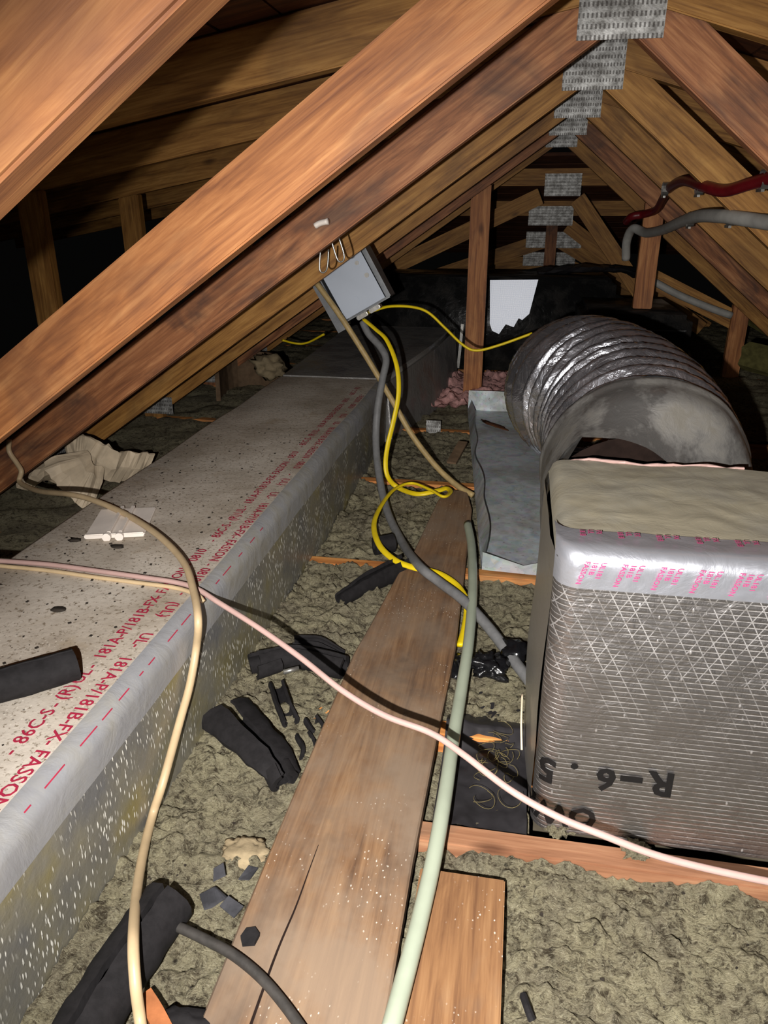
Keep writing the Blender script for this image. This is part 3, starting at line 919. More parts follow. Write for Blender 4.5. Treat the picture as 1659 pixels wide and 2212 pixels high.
# arc length
S = [0.0]
for a_, b_ in zip(P, P[1:]): S.append(S[-1] + (b_ - a_).length)
def flex_rings(i0, i1, rad, step=1, nseg=72):
    bm = bmesh.new(); rings = []
    for i in range(i0, i1, step):
        rr_ = []
        for k in range(nseg):
            a = 2 * math.pi * k / nseg
            d = F[i][1] * math.cos(a) + F[i][2] * math.sin(a)
            rr_.append(bm.verts.new(P[i] + d * rad(S[i], a, i)))
        rings.append(rr_)
    for r0, r1 in zip(rings, rings[1:]):
        for k in range(nseg):
            bm.faces.new((r0[k], r0[(k + 1) % nseg], r1[(k + 1) % nseg], r1[k]))
    return bm
def rad_sleeve(s, a, i):
    ph = (s / 0.056 + a / (2 * math.pi) + 0.35 * noise.noise(Vector((math.cos(a) * 1.5, math.sin(a) * 1.5, s * 6))))
    t = abs((ph % 1.0) - 0.5) * 2       # 0 mid fold, 1 at the wire
    w = noise.noise(Vector((math.cos(a) * 9, math.sin(a) * 9, s * 26)))
    return 0.178 + 0.031 * t ** 1.2 + 0.008 * w * (1.2 - t)
def rad_collar(s, a, i):
    w = noise.noise(Vector((math.cos(a) * 3, math.sin(a) * 3, s * 8)))
    rib = math.exp(-((s - 0.155) / 0.008) ** 2) * 0.006
    full = 0.205 + 0.004 * w + rib
    ca = math.cos(a)
    rim = min(full, (0.146 - 0.070 * max(0.0, math.sin(a) + 0.45) + 0.006 * w) / ca) if ca > 0.2 else full
    k = min(1.0, s / 0.13); k = math.sin(k * math.pi / 2)
    return rim + (full - rim) * k
iC = next(i for i, s in enumerate(S) if s > 0.17)
rel(link('collar_sleeve', flex_rings(0, iC + 2, rad_collar, 2, 64), M['flex_dusty'], smooth=True), fx)
# skirt of wrap between the box and the collar, on the left
bm = bmesh.new(); rows = []
for q in range(7):
    t_ = q / 6; row = []
    for k in range(13):
        a = math.radians(-58 + 108 * k / 12)            # 0 = straight left, + = up
        cx_, cz_ = 0.272 - 0.207 * math.cos(a), 0.355 + 0.207 * math.sin(a)
        bx_, bz_ = BX0 + 0.001 + 0.012 * max(0, (k - 10)), min(BZ - 0.012, 0.10 + 0.385 * k / 12)
        row.append(bm.verts.new((bx_ * (1 - t_) + cx_ * t_, BY1 - 0.004 + 0.112 * t_, bz_ * (1 - t_) + cz_ * t_)))
    rows.append(row)
for r0, r1 in zip(rows, rows[1:]):
    for k in range(12): bm.faces.new((r0[k], r0[k + 1], r1[k + 1], r1[k]))
rel(link('skirt', bm, M['flex_dusty'], smooth=True), fx)
rel(link('ribbed_sleeve', flex_rings(iC, len(P), rad_sleeve, 1, 90), M['flex'], smooth=True), fx)
bm = bmesh.new()
vsr = [bm.verts.new(P[30] + (F[30][1] * math.cos(2 * math.pi * k / 40) * (0.70 if math.cos(2 * math.pi * k / 40) > 0 else 1) + F[30][2] * math.sin(2 * math.pi * k / 40)) * 0.190) for k in range(40)]
bm.faces.new(vsr)
rel(link('inner_shade_disc', bm, M['dark_slot']), fx)  # dark disc added inside the sleeve so the gap looks black

# ------------------------------------------------------------------ sheet metal tray
tray = thing('sheet_metal_tray', 'bent galvanised sheet metal tray lying across the joists', 'sheet metal', (0.0, 2.6, 0.0))
def tray_pt(u, v):               # u across (0 left .. 1 right), v away (0 near .. 1 far)
    xl = -0.055 - 0.160 * v; 
    return xl + 0.36 * u, 1.80 + 1.70 * v
def tray_fn(u, v):
    x, y = tray_pt(u, v)
    return (x, y, 0.014 + 0.006 * noise.noise(Vector((x * 5, y * 3, 2))) + 0.012 * max(0, 0.12 - v) / 0.12 * (1 - u))
vs, fs = grid_surface(tray_fn, 24, 60)
me = bpy.data.meshes.new('base_sheet'); me.from_pydata(vs, [], fs)
rel(link('base_sheet', me, M['galv'], smooth=True), tray)
def lip_fn(u, v):
    x, y = tray_pt(0, v)
    h = 0.052 + 0.008 * noise.noise(Vector((0, y * 4.0, 5)))
    lean = 0.020 + 0.024 * noise.noise(Vector((3, y * 3.2, 1)))
    return (x + lean * u - 0.002, y, 0.012 + h * u)
vs, fs = grid_surface(lip_fn, 5, 50)
me = bpy.data.meshes.new('left_lip'); me.from_pydata(vs, [], fs)
o = rel(link('left_lip', me, M['galv'], smooth=True), tray)
def lip2_fn(u, v):
    x, y = tray_pt(v, 0)
    k = 1.0 if v < 0.33 else 0.75
    h = 0.058 - 0.028 * min(1, abs(v - 0.0) / 0.30) if v < .30 else 0.030 + 0.012 * min(1, (v - .30) / .1)
    return (x, y - 0.012 * u - 0.02 * v, -0.004 + 0.012 + h * u)
vs, fs = grid_surface(lip2_fn, 4, 30)
me = bpy.data.meshes.new('front_lip'); me.from_pydata(vs, [], fs)
rel(link('front_lip', me, M['galv'], smooth=False), tray)
def lip3_fn(u, v):
    x, y = tray_pt(v, 1)
    return (x, y + 0.004 * u, 0.012 + 0.095 * u)
vs, fs = grid_surface(lip3_fn, 2, 10)
me = bpy.data.meshes.new('far_lip'); me.from_pydata(vs, [], fs)
rel(link('far_lip', me, M['galv']), tray)
o = lump('rust_scab', (0, 0, 0), (0.10, 0.018, 0.003), M['rust'], 3, 0.5, 3)
o.rotation_euler = (0, 0, -0.9); o.location = (-0.0781, 3.2082, 0.0240); rel(o, tray)

# wood offcut leaning on the tray's edge
o = link('wood_offcut', sweep([(-0.2168, 2.6564, 0.0200), (-0.1863, 2.8021, 0.0600)], [(-.018, -.004), (.018, -.004), (.018, .004), (-.018, .004)], 1), M['cardboard'])
tag(o, 'small weathered wood offcut leaning on the metal tray', 'wood scrap')

# ------------------------------------------------------------------ electrical box on the fourth truss
eb = thing('electrical_box', 'grey square steel junction box hung askew under the fourth truss', 'junction box', (-0.5522, 2.5600, 0.6598))
Q = [Vector((-0.6837, 2.5600, 0.7001)), Vector((-0.6066, 2.5600, 0.5338)), Vector((-0.4310, 2.5600, 0.6301)), Vector((-0.5251, 2.5600, 0.7932))]
c0 = (Q[0] + Q[1] + Q[2] + Q[3]) / 4
ex = ((Q[2] + Q[3]) - (Q[0] + Q[1])).normalized(); ez = ((Q[0] + Q[3]) - (Q[1] + Q[2])); ez = (ez - ex * ez.dot(ex)).normalized()
ey = ez.cross(ex)
wx = ((Q[2] + Q[3]) - (Q[0] + Q[1])).length / 4; wz = ((Q[0] + Q[3]) - (Q[1] + Q[2])).length / 4
EM = Matrix((ex, ey, ez)).transposed().to_4x4(); EM.translation = c0
def eb_part(name, bm, mat, parent=eb, smooth=False):
    o = link(name, bm, mat, smooth=smooth)
    o.data.transform(EM)
    if parent is eb: o.data.transform(Matrix.Translation(-Vector(eb.location)))
    else: o.data.transform(Matrix.Translation(-Vector(eb.location)))
    o.parent = parent
    return o
body = bmesh.new()
y0, y1, w = 0.0, 0.085, 0.004
for (xa, xb, za, zb, ya, yb) in ((-wx, wx, -wz, wz, y1 - w, y1), (-wx, -wx + w, -wz, wz, y0, y1), (wx - w, wx, -wz, wz, y0, y1), (-wx, wx, -wz, -wz + w, y0, y1), (-wx, wx, wz - w, wz, y0, y1)):
    b2 = box_bm(xa, xb, ya, yb, za, zb); d = bpy.data.meshes.new('tmp'); b2.to_mesh(d); b2.free(); body.from_mesh(d); bpy.data.meshes.remove(d)
eb_part('body', body, M['box_rim'])
cv = eb_part('cover', box_bm(-wx + .012, wx - .022, 0.010, 0.016, -wz + .008, wz - .004), M['box_grey'])
def disc(x, z, r, y0, y1, n=14):
    bm = bmesh.new()
    bmesh.ops.create_cone(bm, cap_ends=True, segments=n, radius1=r, radius2=r, depth=y1 - y0, matrix=Matrix.Translation((x, (y0 + y1) / 2, z)) @ Matrix.Rotation(math.pi / 2, 4, 'X'))
    return bm
eb_part('screw', disc(0.045, 0.058, 0.007, 0.004, 0.010), M['steel'], cv)
eb_part('screw', disc(0.055, 0.008, 0.008, 0.004, 0.010), M['steel'], cv)
eb_part('knockout', disc(-0.022, -0.045, 0.014, 0.0088, 0.010), M['box_grey'], cv)
eb_part('side_flange', box_bm(-wx - 0.05, -wx - 0.001, 0.06, 0.064, -wz - .02, wz + .02), M['box_rim'])
for x in (-0.03, 0.02):
    eb_part('cable_clamp', box_bm(x - .022, x + .022, 0.02, 0.06, -wz - 0.016, -wz - .0005, 0.003), M['steel'])
eb_part('hanger_bracket', box_bm(-wx, wx, y1 + .0005, y1 + 0.004, 0.0, wz + 0.05), M['box_rim'])

# ------------------------------------------------------------------ cables
cable('yellow_cable', [(-0.5307, 2.5750, 0.5509), (-0.4799, 2.5300, 0.5241), (-0.4344, 2.4900, 0.4943), (-0.3911, 2.4300, 0.4231), (-0.3778, 2.3900, 0.3393), (-0.3895, 2.3600, 0.2521), (-0.4046, 2.3400, 0.1773), (-0.4106, 2.3300, 0.1153), (-0.4009, 2.3200, 0.0699), (-0.3714, 2.3347, 0.0300),
      (-0.2956, 2.2672, 0.0350), (-0.2287, 2.2830, 0.0450), (-0.2021, 2.3073, 0.0460), (-0.1848, 2.2695, 0.0480), (-0.2011, 2.2050, 0.0550), (-0.2479, 2.2475, 0.0600), (-0.3158, 2.2981, 0.0600), (-0.3610, 2.2405, 0.0600), (-0.3792, 2.1109, 0.0600), (-0.3786, 1.9546, 0.0550), (-0.3407, 1.8243, 0.0500),
      (-0.2864, 1.7465, 0.0450), (-0.2323, 1.7148, 0.0420), (-0.1638, 1.6960, 0.0400), (-0.1118, 1.6447, 0.0380), (-0.0825, 1.5767, 0.0360), (-0.0765, 1.5499, 0.0200), (-0.0773, 1.4780, 0.0120), (-0.0828, 1.4206, 0.0040)],
      0.0085, M['yellow'], 'yellow cable dropping from the box and coiling over the plank', flat=0.005)
cable('yellow_cable', [(-0.5159, 2.6000, 0.5732), (-0.4576, 2.6600, 0.5862), (-0.3807, 2.7000, 0.5816), (-0.3245, 2.7200, 0.5611), (-0.2655, 2.7300, 0.5090), (-0.1969, 2.7400, 0.4465), (-0.1456, 2.7400, 0.4279), (-0.0634, 2.7400, 0.4504), (0.0485, 2.7400, 0.4945)],
      0.009, M['yellow'], 'yellow cable sagging from the box past the post to the flexible duct', flat=0.005)
cable('grey_cable', [(-0.5410, 2.6000, 0.5395), (-0.5142, 2.5800, 0.5001), (-0.4676, 2.5500, 0.4617), (-0.4428, 2.5200, 0.4232), (-0.4486, 2.4800, 0.3641), (-0.4556, 2.4300, 0.2790), (-0.4530, 2.3800, 0.1791), (-0.4251, 2.2800, 0.0986), (-0.3705, 2.1200, 0.0337), (-0.2908, 1.9200, 0.0182), (-0.2124, 1.6999, 0.0550), (-0.1514, 1.6347, 0.0460), (-0.0880, 1.5587, 0.0440), (-0.0230, 1.4675, 0.0300), (0.0311, 1.3771, 0.0150), (0.0746, 1.2875, 0.0120)],
      0.0125, M['grey_sheath'], 'thick grey cable curving down from the box and over the plank')
cable('tan_cable', [(-0.7517, 2.5600, 0.7472), (-0.6765, 2.5400, 0.6596), (-0.5935, 2.5200, 0.5566), (-0.4941, 2.5000, 0.4141), (-0.4079, 2.4700, 0.2875), (-0.3378, 2.4400, 0.1841), (-0.2509, 2.4000, 0.0934), (-0.1743, 2.3600, 0.0419), (-0.1131, 2.3200, 0.0225)],
      0.0100, M['tan_sheath'], 'dusty tan cable running straight down to the metal tray')
cable('cream_cable', [(-1.3712, 1.7650, 0.3112), (-1.3783, 1.7650, 0.2773), (-1.3584, 1.7600, 0.2461), (-1.3413, 1.7500, 0.2259), (-1.3457, 1.7400, 0.1990), (-1.2933, 1.7009, 0.2000), (-1.1991, 1.6270, 0.2200), (-1.0571, 1.5352, 0.2560), (-0.9705, 1.4942, 0.2630), (-0.8489, 1.4225, 0.2650), (-0.7159, 1.3121, 0.2720), (-0.6063, 1.1954, 0.2760), (-0.5394, 1.0911, 0.2740), (-0.4983, 1.0130, 0.2620), (-0.5120, 1.0224, 0.2000), (-0.5120, 0.9837, 0.1507), (-0.5110, 0.9319, 0.1136), (-0.5060, 0.8471, 0.0634), (-0.5185, 0.8253, 0.0160), (-0.4950, 0.7496, 0.0220), (-0.4555, 0.6590, 0.0500), (-0.4066, 0.5668, 0.0900), (-0.3865, 0.5286, 0.0750), (-0.3764, 0.5110, 0.0400), (-0.3586, 0.4844, 0.0300)],
      0.0070, M['cream'], 'cream cable arching over the duct and down its side to the wool')
cable('pink_wire', [(-1.0209, 1.1664, 0.2575), (-0.8818, 1.1701, 0.2575), (-0.7784, 1.1619, 0.2575), (-0.6769, 1.1513, 0.2580), (-0.5972, 1.1406, 0.2590), (-0.5478, 1.1216, 0.2600), (-0.4996, 1.0993, 0.2500), (-0.4084, 1.0573, 0.2300), (-0.3211, 1.0106, 0.2100), (-0.2388, 0.9609, 0.1900), (-0.1659, 0.9308, 0.1750), (-0.0908, 0.9080, 0.1700), (-0.0392, 0.8752, 0.1650), (0.0294, 0.8319, 0.1500), (0.0933, 0.8093, 0.1350), (0.1554, 0.8015, 0.1200), (0.2464, 0.7943, 0.1000), (0.3924, 0.7929, 0.0850), (0.5515, 0.8242, 0.0500), (0.7574, 0.8783, 0.0080)],
      0.0050, M['pink'], 'pale pink wire crossing from the duct over the plank to the box foot', 'wire')
cable('cream_wire', [(-1.0093, 1.1504, 0.2560), (-0.8683, 1.1489, 0.2560), (-0.7656, 1.1394, 0.2560), (-0.6673, 1.1320, 0.2560), (-0.5905, 1.1253, 0.2560), (-0.5402, 1.1035, 0.2580), (-0.5241, 1.0950, 0.2500)],
      0.0042, M['cream'], 'cream wire lying close alongside the pink wire on the duct', 'wire')
cable('plastic_tube', [(-0.1105, 2.0170, 0.0460), (-0.0903, 1.8801, 0.0450), (-0.0751, 1.7097, 0.0450), (-0.0658, 1.5535, 0.0440), (-0.0614, 1.3696, 0.0440), (-0.0631, 1.2184, 0.0430), (-0.0655, 1.0645, 0.0430), (-0.0661, 0.9174, 0.0430), (-0.0693, 0.7972, 0.0430), (-0.0762, 0.6933, 0.0430), (-0.0842, 0.6058, 0.0430), (-0.0908, 0.5391, 0.0430)],
      0.0118, M['tube_clear'], 'milky pale green plastic tube lying along the plank edge', 'tube', n=14)
cable('black_cable', [(-0.4230, 0.6421, 0.0300), (-0.3896, 0.6343, 0.0340), (-0.3457, 0.6217, 0.0360), (-0.3025, 0.6071, 0.0380), (-0.2587, 0.5854, 0.0380), (-0.2212, 0.5592, 0.0380), (-0.1844, 0.5282, 0.0380), (-0.1620, 0.5047, 0.0380)],
      0.0066, M['black_sheath'], 'dusty black cable leaving the foam sleeve and crossing the near plank')
cable('red_hose', [(0.6250, 2.1500, 0.9877), (0.5766, 2.2800, 0.9658), (0.5384, 2.3800, 0.9514), (0.5017, 2.4800, 0.9661), (0.4970, 2.7500, 0.9900), (0.5120, 3.1000, 0.9786), (0.5468, 3.4500, 0.9440), (0.5572, 3.6500, 0.9037), (0.5205, 3.7600, 0.8845), (0.4738, 3.7800, 0.8746), (0.4596, 3.8600, 0.8499)],
      0.017, M['red'], 'dark red hose strapped along the trusses', 'hose', n=12)
cable('grey_conduit', [(0.6632, 2.2000, 0.8657), (0.6323, 2.3400, 0.8728), (0.6030, 2.4200, 0.8792), (0.5749, 2.5200, 0.8846), (0.5559, 2.7500, 0.8832), (0.5536, 3.0400, 0.8610), (0.5511, 3.4000, 0.8261), (0.5290, 3.6800, 0.8082), (0.4861, 3.7800, 0.8233), (0.4735, 3.8600, 0.7686), (0.4841, 3.9000, 0.6837)],
      0.020, M['conduit'], 'pale grey conduit strapped below the red hose', 'conduit', n=12)
cable('grey_conduit', [(0.7197, 4.4900, 0.5356), (0.8462, 4.4900, 0.4734), (1.0021, 4.4900, 0.4116), (1.1562, 4.4900, 0.3600)],
      0.020, M['conduit'], 'pale grey conduit slanting down in the dark beyond the post', 'conduit', n=12)
cable('yellow_cable', [(-1.0938, 3.4000, 0.3340), (-1.0417, 3.4500, 0.3123), (-0.9843, 3.4500, 0.3184), (-0.8905, 3.4000, 0.3673)], 0.008, M['yellow'], 'short glimpse of yellow cable behind the duct under the trusses', flat=0.005)

# straps holding the hose and conduit
def clip(px, lab):
    v = Vector(px)
    t = thing('pipe_strap', lab, 'pipe strap', v, 'steel pipe straps')
    bm = bmesh.new()
    bmesh.ops.create_cone(bm, cap_ends=False, segments=14, radius1=0.024, radius2=0.024, depth=0.02, matrix=Matrix.Rotation(math.pi / 2, 4, 'Y'))
    link('band', bm, M['steel'], t)
    link('nail', box_bm(-0.004, 0.004, 0.0, 0.05, -0.030, -0.022), M['steel'], t)
clip((0.4980, 3.1200, 0.9744), 'steel strap on the red hose where it dips towards the post')
clip((0.4974, 2.5100, 0.9670), 'steel strap on the middle of the red hose')
clip((0.5979, 2.2300, 0.9751), 'steel strap on the red hose nearest the viewer')
clip((0.5565, 2.8800, 0.8720), 'steel strap on the grey conduit at its bend')
clip((0.5918, 2.4800, 0.8824), 'steel strap on the straight run of grey conduit')

# wire hooks and connector on the third truss
def hook(px, rot, lab):
    t = link('wire_hook', sweep([Vector((-.010, 0, .03)), Vector((-.010, 0, -.02)), Vector((-.006, 0, -.034)), Vector((.004, 0, -.034)), Vector((.010, 0, -.02)), Vector((.010, 0, .02))], circ(0.0022, 6), 5), M['steel'], smooth=True)
    t.location = px; t.rotation_euler = (0, rot, 0)
    tag(t, lab, 'hook', 'wire hooks under the third truss')
hook((-0.4788, 1.8500, 0.7945), 0.1, 'bent steel wire hook closer to the tan cable')
hook((-0.4446, 1.8500, 0.8192), -0.3, 'bent steel wire hook closer to the white connector')
o = link('wire_connector', sweep([Vector((-.018, 0, -.006)), Vector((-.006, 0, 0)), Vector((.014, -.004, .004))], circ(0.010, 8, 0.007), 4), M['white_plastic'], smooth=True)
o.location = (-0.4577, 1.7650, 0.8735); tag(o, 'small white push-in connector on the dark third truss', 'connector')

# ------------------------------------------------------------------ foam sleeves and scraps
foam([(-0.4153, 0.6644, 0.0350), (-0.4242, 0.6006, 0.0350), (-0.4310, 0.5438, 0.0350), (-0.4358, 0.4625, 0.0350)], 0.036, 'fat black foam pipe sleeve lying by the near foot of the duct', 0.012, 0.25, group=None)
foam([(-0.7121, 0.7591, 0.2730), (-0.6664, 0.7979, 0.2730), (-0.6188, 0.8436, 0.2730)], 0.025, 'straight black foam sleeve lying on the dusty duct', 0.010, 0.2, group=None)
foam([(-0.4928, 1.0781, 0.0250), (-0.4259, 1.0189, 0.0280), (-0.3675, 0.9715, 0.0250), (-0.3344, 0.9431, 0.0150)], 0.048, 'largest foam scrap, wedge-shaped against the foot of the duct', 0.010, 0.35, scale=lambda t: 1.1 - 0.5 * t, squash=0.5)
foam([(-0.4904, 1.2550, 0.0200), (-0.4197, 1.2893, 0.0220), (-0.3094, 1.2700, 0.0200)], 0.026, 'foam tube lying from duct to plank under the pink wire', 0.009, 0.5)
foam([(-0.4392, 1.3376, 0.0220), (-0.3835, 1.3449, 0.0260), (-0.3255, 1.3264, 0.0160)], 0.020, 'curved foam sliver above the tube under the pink wire', 0.007, 1.8, scale=lambda t: 1.0 - 0.6 * t)
foam([(-0.4927, 1.2286, 0.0280), (-0.4535, 1.2616, 0.0280)], 0.034, 'stubby foam scrap against the duct beside the small steel clip', 0.010, 1.6, squash=0.7)
foam([(-0.4332, 1.1957, 0.0150), (-0.3990, 1.1303, 0.0200), (-0.3721, 1.0889, 0.0120)], 0.017, 'narrow foam strip between the largest scrap and the tube', 0.006, 1.9)
foam([(-0.3857, 1.5520, 0.0200), (-0.3388, 1.6338, 0.0240), (-0.2577, 1.7637, 0.0200)], 0.030, 'torn foam tube poking out from under the plank waist', 0.009, 0.9, scale=lambda t: 0.6 + 0.5 * t)
foam([(-0.3607, 1.8603, 0.0250), (-0.3099, 1.8882, 0.0280)], 0.026, 'short foam tube end with its hole showing, under the grey cable', 0.013, 0.1)
foam([(-0.3539, 0.9542, 0.0200), (-0.3369, 0.9349, 0.0120)], 0.026, 'small foam stub just below the largest foam scrap', 0.010, 0.6)
foam([(-0.3381, 1.0547, 0.0120), (-0.3178, 1.0227, 0.0150), (-0.3139, 0.9989, 0.0100)], 0.016, 'thin foam strip beside the plank edge', 0.006, 1.8)
foam([(-0.3363, 1.1022, 0.0120), (-0.3123, 1.0725, 0.0120)], 0.016, 'foam chip tucked against the plank edge', 0.006, 1.8)
o = link('steel_clip', sweep([(-0.4182, 1.1965, 0.0450), (-0.3913, 1.2131, 0.0470)], circ(0.005, 8), 2), M['steel'], smooth=True)
tag(o, 'tiny shiny steel clip among the black foam scraps', 'clip')

# black plastic film between plank and box
def film_fn(u, v):
    x = -0.085 + 0.150 * u; y = 0.915 + 0.42 * v
    z = -0.012 + 0.010 * noise.fractal(Vector((x * 14, y * 10, 3)), 1.0, 2.0, 3) + (0.022 * max(0, 1 - abs(v - 0.55) / 0.12)) + 0.006 * abs(noise.noise(Vector((x * 30, y * 26, 8))))
    return (x, y, z)
vs, fs = grid_surface(film_fn, 40, 80)
me = bpy.data.meshes.new('plastic_film'); me.from_pydata(vs, [], fs)
o = link('plastic_film', me, M['plastic_black'], smooth=True)
tag(o, 'black plastic film draped in the gap between plank and box', 'plastic sheet')
o = lump('tape_wad', (-0.0208, 1.3285, 0.0200), (0.040, 0.034, 0.022), M['tape_black'], 5, 0.7, 4, 1.8)
tag(o, 'shiny wad of crumpled black tape beside the grey cable', 'tape')
o = lump('tape_wad', (0.0374, 1.3978, 0.0200), (0.030, 0.03, 0.02), M['tape_black'], 9, 0.6, 3, 1.8)
tag(o, 'second black tape wad against the side of the box', 'tape')
o = lump('tape_wad', (-0.0842, 1.3439, 0.0000), (0.028, 0.05, 0.018), M['tape_black'], 11, 0.6, 3, 1.8)
tag(o, 'black tape wad under the end of the yellow cable', 'tape')
# fibre curls
bm = bmesh.new()
random.seed(3)
for k in range(22):
    c = Vector((0.0032, 1.0472, 0.0120)) + Vector((random.gauss(0, .016), random.gauss(0, .045), random.uniform(0, .012)))
    rr0 = random.uniform(.006, .02); a0 = random.uniform(0, 6.28); n = 9
    pts = [c + Vector((rr0 * math.cos(a0 + q * .6), rr0 * math.sin(a0 + q * .6), 0.004 * math.sin(q))) for q in range(n)]
    b2 = sweep(pts, circ(0.0004, 4), 2); d = bpy.data.meshes.new('t'); b2.to_mesh(d); b2.free(); bm.from_mesh(d); bpy.data.meshes.remove(d)
o = link('fibre_curls', bm, M['straw'])
tag(o, 'curly straw-yellow fibres on the black plastic film', 'fibre', kind='stuff')
# cord hanging on the box side
cable('twine', [(0.0473, 1.0860, 0.1300), (0.0474, 1.0363, 0.1100), (0.0504, 1.0035, 0.0800)], 0.0018, M['white_paper'], 'thin pale twine hanging down the side of the box', 'twine', n=6)

# ------------------------------------------------------------------ things on and behind the duct
wp = thing('cable_bracket', 'white plastic ribbed bracket plate lying on the dusty duct', 'bracket', (-0.845, 1.40, 0.2525))
R0 = Matrix.Rotation(-0.42, 4, 'Z')
def wp_part(name, bm, mat=M['white_plastic']):
    o = link(name, bm, mat, wp); o.data.transform(Matrix.Rotation(0.30, 4, 'Z')); return o
wp_part('plate', box_bm(-0.062, 0.062, -0.075, 0.075, 0.0, 0.006, 0.0015))
for x in (-0.012, 0.012): wp_part('rib', box_bm(x - 0.004, x + 0.004, -0.0765, 0.073, 0.006, 0.013, 0.001))
wp_part('front_edge', box_bm(-0.062, 0.062, -0.084, -0.0765, 0.0, 0.010, 0.002))
for x in (-0.014, 0.012): wp_part('snap_tab', disc(x, 0.006, 0.009, -0.094, -0.0845))

cu = thing('plastic_hose_liner', 'crumpled white plastic hose curled in the dark behind the duct', 'hose', (-1.4809, 2.2555, 0.0600))
o = link('near_fold', sweep([(-1.4280, 2.0841, 0.1600), (-1.3944, 2.0610, 0.1300), (-1.3685, 2.0721, 0.0800), (-1.3451, 2.1061, 0.0400)], [(-.075, 0), (-.03, .012), (.03, .012), (.075, 0), (.03, .006), (-.03, .006)], 8, jitter=0.012), M['white_paper']); rel(o, cu)
o = link('long_fold', sweep([(-1.4850, 2.1950, 0.1300), (-1.4225, 2.1682, 0.1500), (-1.3774, 2.1725, 0.1300), (-1.3207, 2.1839, 0.1000), (-1.2557, 2.2957, 0.0600)], [(-.004, -.06), (.004, -.06), (.012, 0), (.004, .06), (-.004, .06), (.004, 0)], 10, jitter=0.012), M['white_paper']); rel(o, cu)
o = link('back_fold', sweep([(-1.6116, 2.1134, 0.0500), (-1.5598, 2.1222, 0.0800), (-1.5484, 2.1927, 0.0600), (-1.4469, 2.1754, 0.0300)], circ(0.045, 10, 0.03), 8, jitter=0.012), M['white_paper']); rel(o, cu)
o = link('brown_board', sweep([(-1.4846, 3.5151, 0.0850), (-1.5206, 3.8028, 0.0850), (-1.3929, 3.8895, 0.0850), (-1.2545, 3.8377, 0.0850)], [(-.008, -.11), (.008, -.11), (.008, .10), (-.008, .10)], 4, jitter=0.012), M['cardboard'])
tag(o, 'dusty brown board leaning in the dark behind the duct', 'board')
o = lump('dust_clump', (-1.1773, 3.4353, 0.2000), (0.07, 0.06, 0.05), M['tan_pad'], 4, 0.7, 3)
tag(o, 'fluffy dust clump on the brown board behind the duct', 'dust')
cable('black_rod', [(-1.5333, 2.1917, 0.1200), (-1.5965, 2.2008, 0.0200)], 0.006, M['tape_black'], 'thin black rod standing in the dark behind the duct', 'rod', n=8, sub=1)
for p_, lab in (((-0.7894, 1.2789, 0.2545), 'dark leaf flake on the duct just below the white bracket'), ((-0.7610, 1.0175, 0.2545), 'dark crumb on the duct below the pink wire'), ((-0.8955, 1.2931, 0.2545), 'thin dark splinter on the duct beside the white bracket')):
    o = lump('debris_flake', p_, (0.014, 0.009, 0.003), M['chip'], len(lab), 0.6, 2)
    tag(o, lab, 'debris', 'dark flakes on the duct')

# pink fibreglass beyond the tray
def pink_extra(x, y): return 0.05 * abs(noise.noise(Vector((x * 9, y * 5, 4)))) + 0.06 * max(0, noise.noise(Vector((x * 22, y * 14, 9))))
wool_bay('pink fibreglass tufts at the foot of the wooden post', -0.42, 0.10, 3.52, 4.40, 0.0, 0.012, name='pink_insulation', mat='pink_wool', extra=pink_extra)
o = link('fibreglass_batt', sweep([(1.2540, 4.7200, 0.4037), (1.4228, 4.7200, 0.3030)], circ(0.10, 10, 0.07), 6, jitter=0.03), M['green_wool'])
tag(o, 'greenish fibreglass batt hanging between the far posts', 'insulation')
o = link('fibreglass_batt', sweep([(0.9613, 3.4000, 0.3334), (1.0982, 3.3000, 0.3078)], circ(0.06, 10, 0.06), 6, jitter=0.03), M['green_wool'])
tag(o, 'greenish fibreglass batt beside the added dark box', 'insulation')

# scraps in the near left insulation
o = lump('fibre_pad', (-0.3524, 0.7885, 0.0080), (0.034, 0.028, 0.008), M['tan_pad'], 8, 0.35, 4, 2.5)
tag(o, 'pale tan fibre pad at the edge of the long plank', 'insulation')
for pts, lab in (([(-0.3793, 0.7339, 0.0160), (-0.3629, 0.7430, 0.0200)], 'torn grey paper scrap just below the tan pad'),
                 ([(-0.3786, 0.6872, 0.0160), (-0.3592, 0.6985, 0.0200), (-0.3551, 0.7048, 0.0180)], 'torn grey paper scrap nearest the fat foam sleeve'),
                 ([(-0.3387, 0.7434, 0.0180), (-0.3235, 0.7402, 0.0200)], 'torn grey paper scrap touching the plank edge'),
                 ([(-0.3378, 0.6780, 0.0180), (-0.3305, 0.6944, 0.0220)], 'torn dark paper scrap beside the black cable')):
    o = link('paper_scrap', sweep(pts, [(-.013, -.001), (.013, -.001), (.013, .001), (-.013, .001)], 5, jitter=0.006), M['paper_grey'])
    tag(o, lab, 'paper scrap', 'torn paper scraps')
o = link('wood_sliver', sweep([(-0.3894, 0.5432, 0.0300), (-0.3657, 0.5250, 0.0300), (-0.3359, 0.4986, 0.0300)], [(-.010, -.004), (.010, -.004), (.010, .004), (-.010, .004)], 3), M['orange_wood'])
tag(o, 'orange wood sliver at the bottom edge beside the cream cable', 'wood scrap')
o = lump('rubber_lump', (-0.3292, 0.5247, 0.0200), (0.035, 0.020, 0.014), M['foam'], 2, 0.3, 3)
tag(o, 'dark rubbery lump at the bottom edge beside the plank', 'debris')
o = lump('plaster_chip', (-0.4187, 0.5507, 0.0120), (0.02, 0.028, 0.01), M['white_plastic'], 6, 0.4, 2)
tag(o, 'white plaster chip behind the cream cable', 'debris')
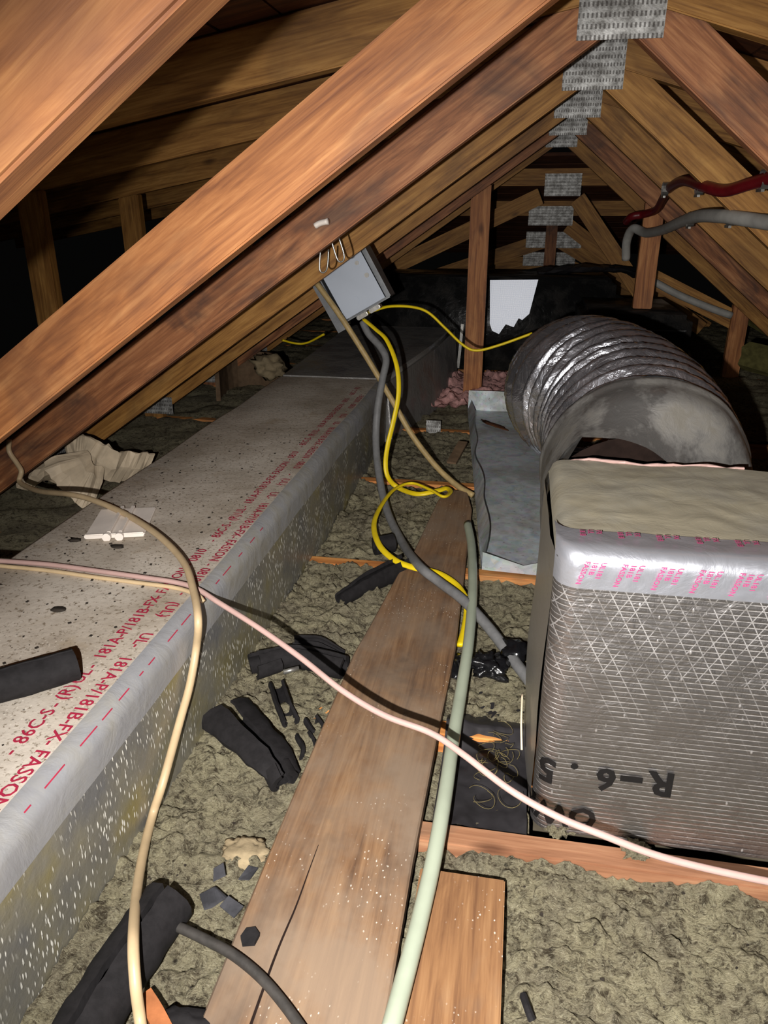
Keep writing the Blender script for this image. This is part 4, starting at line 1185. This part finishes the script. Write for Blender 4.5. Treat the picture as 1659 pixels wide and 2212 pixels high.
o = link('foam_chip', prism_xy([((-0.2886, 0.6374, 0.0000)[0] + a, (-0.2886, 0.6374, 0.0000)[1] + b) for a, b in ((-.012, -.004), (-.006, -.014), (.009, -.010), (.011, .004), (.002, .012), (-.009, .008))], 0.031, 0.037), M['foam'])
tag(o, 'small black foam chip lying on the near end of the long plank', 'debris')
o = link('rubber_strip', sweep([(0.0599, 0.6446, 0.0000), (0.0663, 0.6226, 0.0040), (0.0709, 0.6149, 0.0000)], circ(0.005, 8), 4), M['foam'])
tag(o, 'small black rubber strip on the wool beside the short plank', 'debris')
# metal plate on the joist beyond
o = link('joist_plate', box_bm((-0.3723, 3.0059, 0.0000)[0], (-0.3086, 3.0172, 0.0000)[0], 3.136, 3.145, -0.03, 0.05), M['plate'])
tag(o, 'small galvanised plate on the joist by the duct fitting', 'metal plate')
# fine crumbs: nobody could count these
bm = bmesh.new()
random.seed(11)
def crumb(p, s):
    m = Matrix.Translation(p) @ Matrix.Rotation(random.uniform(0, 6.28), 4, 'Z') @ Matrix.Diagonal((s * random.uniform(.6, 1.6), s, s * .4, 1))
    bmesh.ops.create_cube(bm, size=1.0, matrix=m)
for k in range(260):
    x = random.uniform(-0.95, -0.62); y = random.uniform(0.6, 2.2)
    crumb((x, y, DZ + 0.0015 + duct_wob(y, x * 2)), random.choice((.0018, .0025, .004)))
for k in range(110):
    x = random.uniform(-0.5, 0.45); y = random.uniform(0.5, 0.86)
    if -0.315 < x < 0.04: continue
    crumb((x, y, (-0.024 if x > 0 else -0.006) + wool_z(x, y, True)), random.choice((.002, .003, .005)))
o = link('crumb_debris', bm, M['chip'])
tag(o, 'dark crumbs scattered over duct and wool', 'debris', kind='stuff')
# tufts left on the pale joist
for px, s, lab in (((0.1118, 0.9238, 0.0060), .020, 'wool tuft on the joist under the lettering'), ((0.2271, 0.8983, 0.0060), .018, 'wool tuft on the joist farther along under the pink wire')):
    o = lump('wool_tuft', px, (s, s * .8, s * .5), M['wool'], int(s * 900), 0.8, 4, 3.0)
    tag(o, lab, 'insulation', 'wool tufts on the pale joist')
